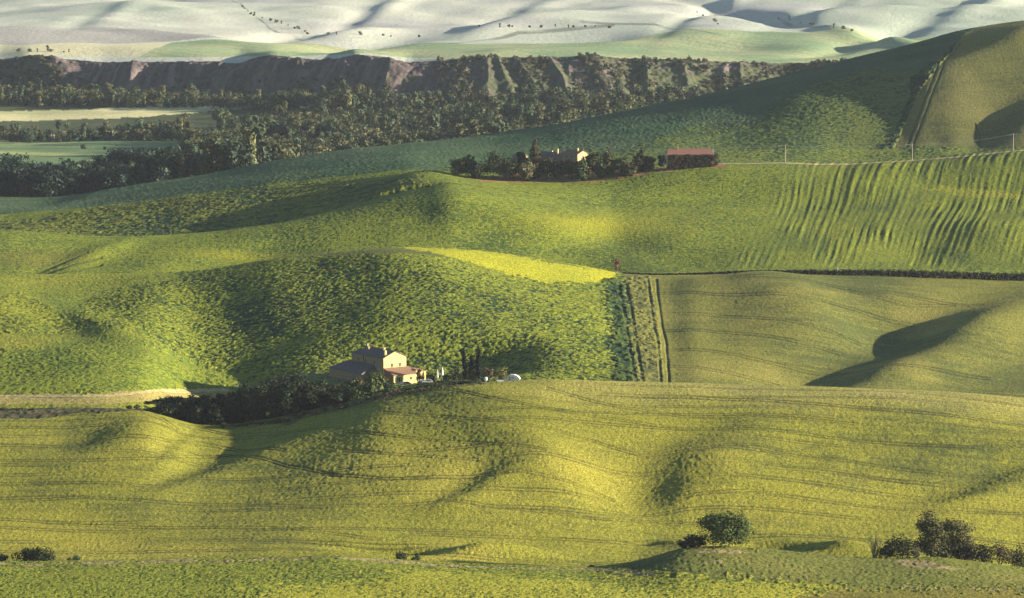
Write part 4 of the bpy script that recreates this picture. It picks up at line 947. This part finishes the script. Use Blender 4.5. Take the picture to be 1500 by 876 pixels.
# white caravan and its trailer, gas tank
X, Y, _ = at(753, 1216, 554); Z = ground_z(X, Y)
r = empty("caravan", (X, Y, Z), R(-8)); tag(r, "small white round-topped caravan at the crest right of the hedge", "caravan")
pr = [(-2.2,.35),(-2.25,1.3),(-2.0,2.2),(-1.2,2.6),(.2,2.62),(1.3,2.2),(2.3,1.2),(2.0,.6),(1.4,.35)]; n = len(pr)
V = [(x, -1.0, z) for x, z in pr] + [(x, 1.0, z) for x, z in pr]
poly_mesh("body", V, [tuple(range(n)), tuple(range(2*n-1, n-1, -1))] + [(i, i+n, (i+1) % n+n, (i+1) % n) for i in range(n)], M_WHITE, r)
poly_mesh("window", *box(-.9, .1, -1.03, -1.004, 1.25, 1.8), M_GREY, r); poly_mesh("door", *box(-1.8, -1.15, -1.03, -1.004, .5, 2.0), M_GREY, r)
for sy in (-.95, .95): poly_mesh("wheel", *tube([(-.1, sy-.1, .3), (-.1, sy+.1, .3)], [.3, .3], 14), M_RUBBER, r)
poly_mesh("tow_bar", *box(1.4, 2.9, -.05, .05, .4, .5), M_GREY, r)
X, Y, _ = at(736, 1216, 554); Z = ground_z(X, Y)
r = empty("flat_trailer", (X, Y, Z), R(4)); tag(r, "low long white covered trailer left of the caravan", "trailer")
poly_mesh("bed", *box(-2.0, 1.9, -.8, .8, .45, .9), M_WHITE, r); poly_mesh("tow_bar", *box(-3.2, -2.0, -.05, .05, .5, .6), M_GREY, r)
for sy in (-.85, .85): poly_mesh("wheel", *tube([(0, sy-.08, .28), (0, sy+.08, .28)], [.28, .28], 12), M_RUBBER, r)
X, Y, _ = at(711.5, 1222, 554); Z = z_of(555., Y)
r = empty("gas_tank", (X, Y, ground_z(X, Y)))
zz = max(Z - ground_z(X, Y), .9); tag(r, "round white gas tank standing in the hedge left of the trailer", "tank")
V = []; Fq = []; nu, nv = 16, 9
for i in range(nv + 1):
    a = math.pi * i / nv
    for k in range(nu): V.append((.72 * math.sin(a) * math.cos(2*math.pi*k/nu), .72 * math.sin(a) * math.sin(2*math.pi*k/nu), zz + .72 * math.cos(a)))
for i in range(nv):
    for k in range(nu): Fq.append((i*nu+k, (i+1)*nu+k, (i+1)*nu+(k+1) % nu, i*nu+(k+1) % nu))
poly_mesh("tank", V, Fq, M_WHITE, r, True)
for k in range(3): poly_mesh("leg", *tube([(.4*math.cos(k*2.09), .4*math.sin(k*2.09), -.1), (.35*math.cos(k*2.09), .35*math.sin(k*2.09), zz-.5)], [.06,.06], 6), M_GREY, r)

# upper farm
def gable_house(name, px, Y, py0, rz, W, L, E, A, wall, gable, roof, label, chims=()):
    X, Y, _ = at(px, Y, py0); Z = ground_z(X, Y) - .4
    r = empty(name, (X, Y, Z), rz); tag(r, label, "house")
    poly_mesh("gable_wall", [(0,-.02,-2),(W,-.02,-2),(W,-.02,E),(W/2,-.02,A),(0,-.02,E),(0,.35,-2),(W,.35,-2),(W,.35,E),(W/2,.35,A),(0,.35,E)], [(0,1,2,3,4),(9,8,7,6,5),(0,5,6,1),(1,6,7,2),(2,7,8,3),(3,8,9,4),(4,9,5,0)], gable, r)
    poly_mesh("wall", *join([box(-.01,.4,.36,L,-2,E), box(W-.4,W+.01,.36,L,-2,E), box(.41,W-.41,L-.4,L,-2,E)]), wall, r)
    poly_mesh("gable_wall", [(0,L+.02,E),(W,L+.02,E),(W/2,L+.02,A),(0,L-.3,E),(W,L-.3,E),(W/2,L-.3,A)], [(0,2,1),(3,4,5),(0,1,4,3),(1,2,5,4),(2,0,3,5)], wall, r)
    rf = poly_mesh("roof", *join([slab([(-.5,-.3,E-.1),(W/2,-.3,A+.1),(W/2,L+.3,A+.1),(-.5,L+.3,E-.1)]), slab([(W/2+.004,-.3,A+.1),(W+.5,-.3,E-.1),(W+.5,L+.3,E-.1),(W/2+.004,L+.3,A+.1)])]), roof, r)
    for cx, cy, h in chims: poly_mesh("chimney", *box(cx-.4, cx+.4, cy-.4, cy+.4, A-1.2, A+h), M_CREAM, rf)
    window(r, W/2, 0, E-2.4, .8, 1.2, 'y'); window(r, 0, L*.4, E-2.3, .8, 1.2, 'x'); window(r, 0, L*.75, E-2.3, .8, 1.2, 'x')
def raise_to(px, Y, top, base): X, Y, Z = at(px, Y, base); return z_of(top, Y) - (Z - .4)
hA = raise_to(853, 1872, 219, 250)
gable_house("farm_house", 846, 1868, 250, R(38), 7.8, 13, hA-1.9, hA, M_STONE, M_CREAM, M_TILEP, "upper farm house with a sunlit cream gable above the trees", ((2.6, 3, 1.2),))
hB = raise_to(815, 1880, 224, 250)
gable_house("farm_house", 828, 1878, 250, R(56), 8, 17, hB-1.8, hB, M_STONE, M_STONE, M_TILE, "lower violet-roofed wing house left of the sunlit gable", ((2.2, 6.5, 2.0), (5.0, 12, .6)))
hC = raise_to(765, 1880, 226, 250)
gable_house("outbuilding", 764, 1884, 250, R(45), 5, 7, hC-1.2, hC, M_STONE, M_STONE, M_TILE, "small grey stone outbuilding left of the tall brown cypress")
# barn
X, Y, _ = at(978, 1846, 248); Z = min(ground_z(X, Y), ground_z(X + 24, Y)) - .1
bt = z_of(217.5, 1851.) - Z; be = z_of(226., 1846.) - Z
r = empty("barn", (X, Y, Z), R(2)); tag(r, "long low barn with a red tiled roof and ivy-covered front", "barn")
LB = 25.0; WB = 9.0
poly_mesh("wall", *join([box(0,LB,0,.4,-2,be), box(0,LB,WB-.4,WB,-2,be)]), M_BRICK, r)
for x0 in (0, LB-.4):
    poly_mesh("end_wall", [(x0-.01,.41,-2),(x0-.01,WB-.41,-2),(x0-.01,WB-.41,be),(x0-.01,WB/2,bt-.2),(x0-.01,.41,be),(x0+.4,.41,-2),(x0+.4,WB-.41,-2),(x0+.4,WB-.41,be),(x0+.4,WB/2,bt-.2),(x0+.4,.41,be)], [(0,1,2,3,4),(9,8,7,6,5),(0,5,6,1),(1,6,7,2),(2,7,8,3),(3,8,9,4),(4,9,5,0)], M_GREY, r)
rf = poly_mesh("roof", *join([slab([(-.4,-.6,be-.1),(LB+.4,-.6,be-.1),(LB-1.5,WB/2,bt),(.4,WB/2,bt)]), slab([(-.4,WB+.6,be-.1),(.4,WB/2+.004,bt),(LB-1.5,WB/2+.004,bt),(LB+.4,WB+.6,be-.1)])]), M_TILER, r)
poly_mesh("chimney", *box(5.6, 6.1, 3.6, 4.1, bt-.5, bt+2.2), M_CREAM, rf)
rg = np.random.default_rng(9); L = []
for k in range(95):
    x = rg.uniform(.8, LB+1.6); L.append((x, -.6 + (0 if x < LB else rg.uniform(0, 6)), rg.uniform(.2, be-.7), 1.4, .7, 1.3))
V, Fq, Cc = leaves(L, 9500, .34, (.05, .04, .02), rg, .6); V[:, 2] = np.clip(V[:, 2], -.5, be + .1)
iv = mesh_from("ivy", V, Fq, M_LEAF, False, r, Cc)
# poles and wires
PL = []
def pole(px, Y, top, base, label, arm=True):
    X, Y, Z = at(px, Y, base); H = z_of(top, Y) - Z
    r = empty("utility_pole", (X, Y, Z)); tag(r, label, "pole", "wooden poles carrying the wire")
    poly_mesh("post", *tube([(0,0,-.5),(0,0,H)], [.26,.17], 8), M_WOOD, r, True)
    if arm: poly_mesh("crossarm", *box(-.7,.7,-.07,.07,H-.6,H-.45), M_WOOD, r)
    poly_mesh("insulator", *tube([(0,0,H),(0,0,H+.22)], [.08,.05], 8), M_WHITE, r)
    PL.append((X, Y, Z + H - .1))
pole(889, 1862, 216, 250, "wooden pole rising among the farm trees beside the pointed conifer"); pole(1150, 1858, 213, 240, "wooden pole beside the pale road right of the barn"); pole(1336, 1858, 211, 238, "wooden pole at the foot of the double track on the hill"); pole(1484, 1862, 196, 222, "wooden pole nearest the right edge above the pale road"); pole(1640, 1870, 184, 210, "wooden pole beyond the right edge of the view")
for k, (a, b_) in enumerate(zip(PL[:-1], PL[1:])):
    pts = [tuple(np.array(a) * (1 - t) + np.array(b_) * t + [0, 0, -4.5 * 4 * t * (1 - t) * (.35)]) for t in np.linspace(0, 1, 17)]
    o = poly_mesh("wire", *tube(pts, [.05] * 17, 4), M_GREY, None, True)
    tag(o, ["thin wire sagging between the farm-tree pole and the pole right of the barn", "thin wire between the pole right of the barn and the pole below the double track", "thin wire between the pole below the double track and the pole near the right edge", "thin wire running on past the pole near the right edge"][k], "wire", "wires between the poles")
X, Y, Z = at(1227, 1611, 402); r = poly_mesh("marker_post", *join([box(-.2,.2,-.2,.2,-.4,3.0), slab([(-.26,-.26,3.14),(.26,-.26,3.14),(.26,.26,3.14),(-.26,.26,3.14)], .12)]), M_WHITE); r.location = (X, Y, Z); tag(r, "small white marker post standing on the dark hedge line", "post")
# unpaved roads, laid over the ground
def road(name, pts, width, seg_y, kind_name="road"):
    V = []; Fq = []; n = 0
    P = np.array(pts, float)
    s = np.linspace(0, 1, 260); idx = np.linspace(0, 1, len(P)); px = np.interp(s, idx, P[:, 0]); YY = gsm(np.interp(s, idx, P[:, 1]), 6)
    for p, Y in zip(px, YY):
        X, _, _ = at(p, Y, seg_y)
        for k in range(7):
            y = Y + (k - 3) / 6 * width; V.append((X, y, ground_z(X, y) + .14))
    for i in range(259):
        for k in range(6): Fq.append((i*7+k, (i+1)*7+k, (i+1)*7+k+1, i*7+k+1))
    o = poly_mesh(name, V, Fq, M_ROAD, None, True); o["kind"] = "structure"
road("road", [(1040,1862),(1080,1856),(1150,1853),(1230,1853),(1340,1853),(1430,1856),(1500,1858),(1600,1860)], 9, 240)
PP = [(-60, 582), (0, 581), (60, 582), (120, 582), (160, 581), (200, 578), (240, 574.5), (290, 573), (335, 572)]
road("path", [(p, hit(p, q, 1228)[1]) for p, q in PP], 3.6, 575)
# air
lo, hi = float(GZ.min()), float(max(GZ.max(), CAMZ))
bx = float(np.abs(GX).max()) + 40
hz = poly_mesh("haze", *box(-bx, bx, float(GY.min()) - 40, float(GY.max()) + 40, lo - 1, hi + 12), None); hz["kind"] = "stuff"
m = bpy.data.materials.new("air"); m.use_nodes = True; nt = m.node_tree; nt.nodes.clear()
ou = nt.nodes.new("ShaderNodeOutputMaterial"); pv = nt.nodes.new("ShaderNodeVolumePrincipled"); pv.inputs["Density"].default_value = 2.1e-5; pv.inputs["Color"].default_value = (.76, .87, 1, 1); pv.inputs["Anisotropy"].default_value = .2
nt.links.new(pv.outputs[0], ou.inputs["Volume"]); hz.data.materials.append(m)
# ---------- light, sky, camera ----------
SUN_EL, SUN_AZ = 11.0, 5.0       # azimuth: degrees from +X (the right) towards the camera side
w = bpy.data.worlds.new("World"); SC.world = w; w.use_nodes = True
nt = w.node_tree; sky = nt.nodes.new("ShaderNodeTexSky"); sky.sky_type = 'NISHITA'; sky.sun_disc = False
sky.sun_elevation = R(SUN_EL); sky.sun_rotation = R(90 + SUN_AZ); sky.altitude = 300; sky.dust_density = .6; sky.ozone_density = 2.0
bg = nt.nodes["Background"]; bg.inputs[1].default_value = .05
nt.links.new(sky.outputs[0], bg.inputs[0])
sd = bpy.data.lights.new("sun", 'SUN'); sd.energy = 5.0; sd.angle = R(.55); sd.color = (1, .90, .72)
so = bpy.data.objects.new("sun", sd); COL.objects.link(so)
from mathutils import Vector
tosun = Vector((math.cos(R(SUN_EL)) * math.cos(R(SUN_AZ)), -math.cos(R(SUN_EL)) * math.sin(R(SUN_AZ)), math.sin(R(SUN_EL))))
so.rotation_euler = tosun.to_track_quat('Z', 'Y').to_euler()
cd = bpy.data.cameras.new("camera"); cd.sensor_width = 36; cd.lens = 36 * F / 1500; cd.clip_start = 1; cd.clip_end = 40000
co = bpy.data.objects.new("camera", cd); COL.objects.link(co)
co.location = (0, 0, CAMZ); co.rotation_euler = (math.pi / 2 - PITCH, 0, 0)
SC.camera = co
vs = SC.view_settings; vs.view_transform = 'Standard'; vs.look = 'None'; vs.gamma = 1; vs.use_curve_mapping = False; vs.exposure = 1.66
SC.render.film_transparent = False
SC.cycles.max_bounces = 5
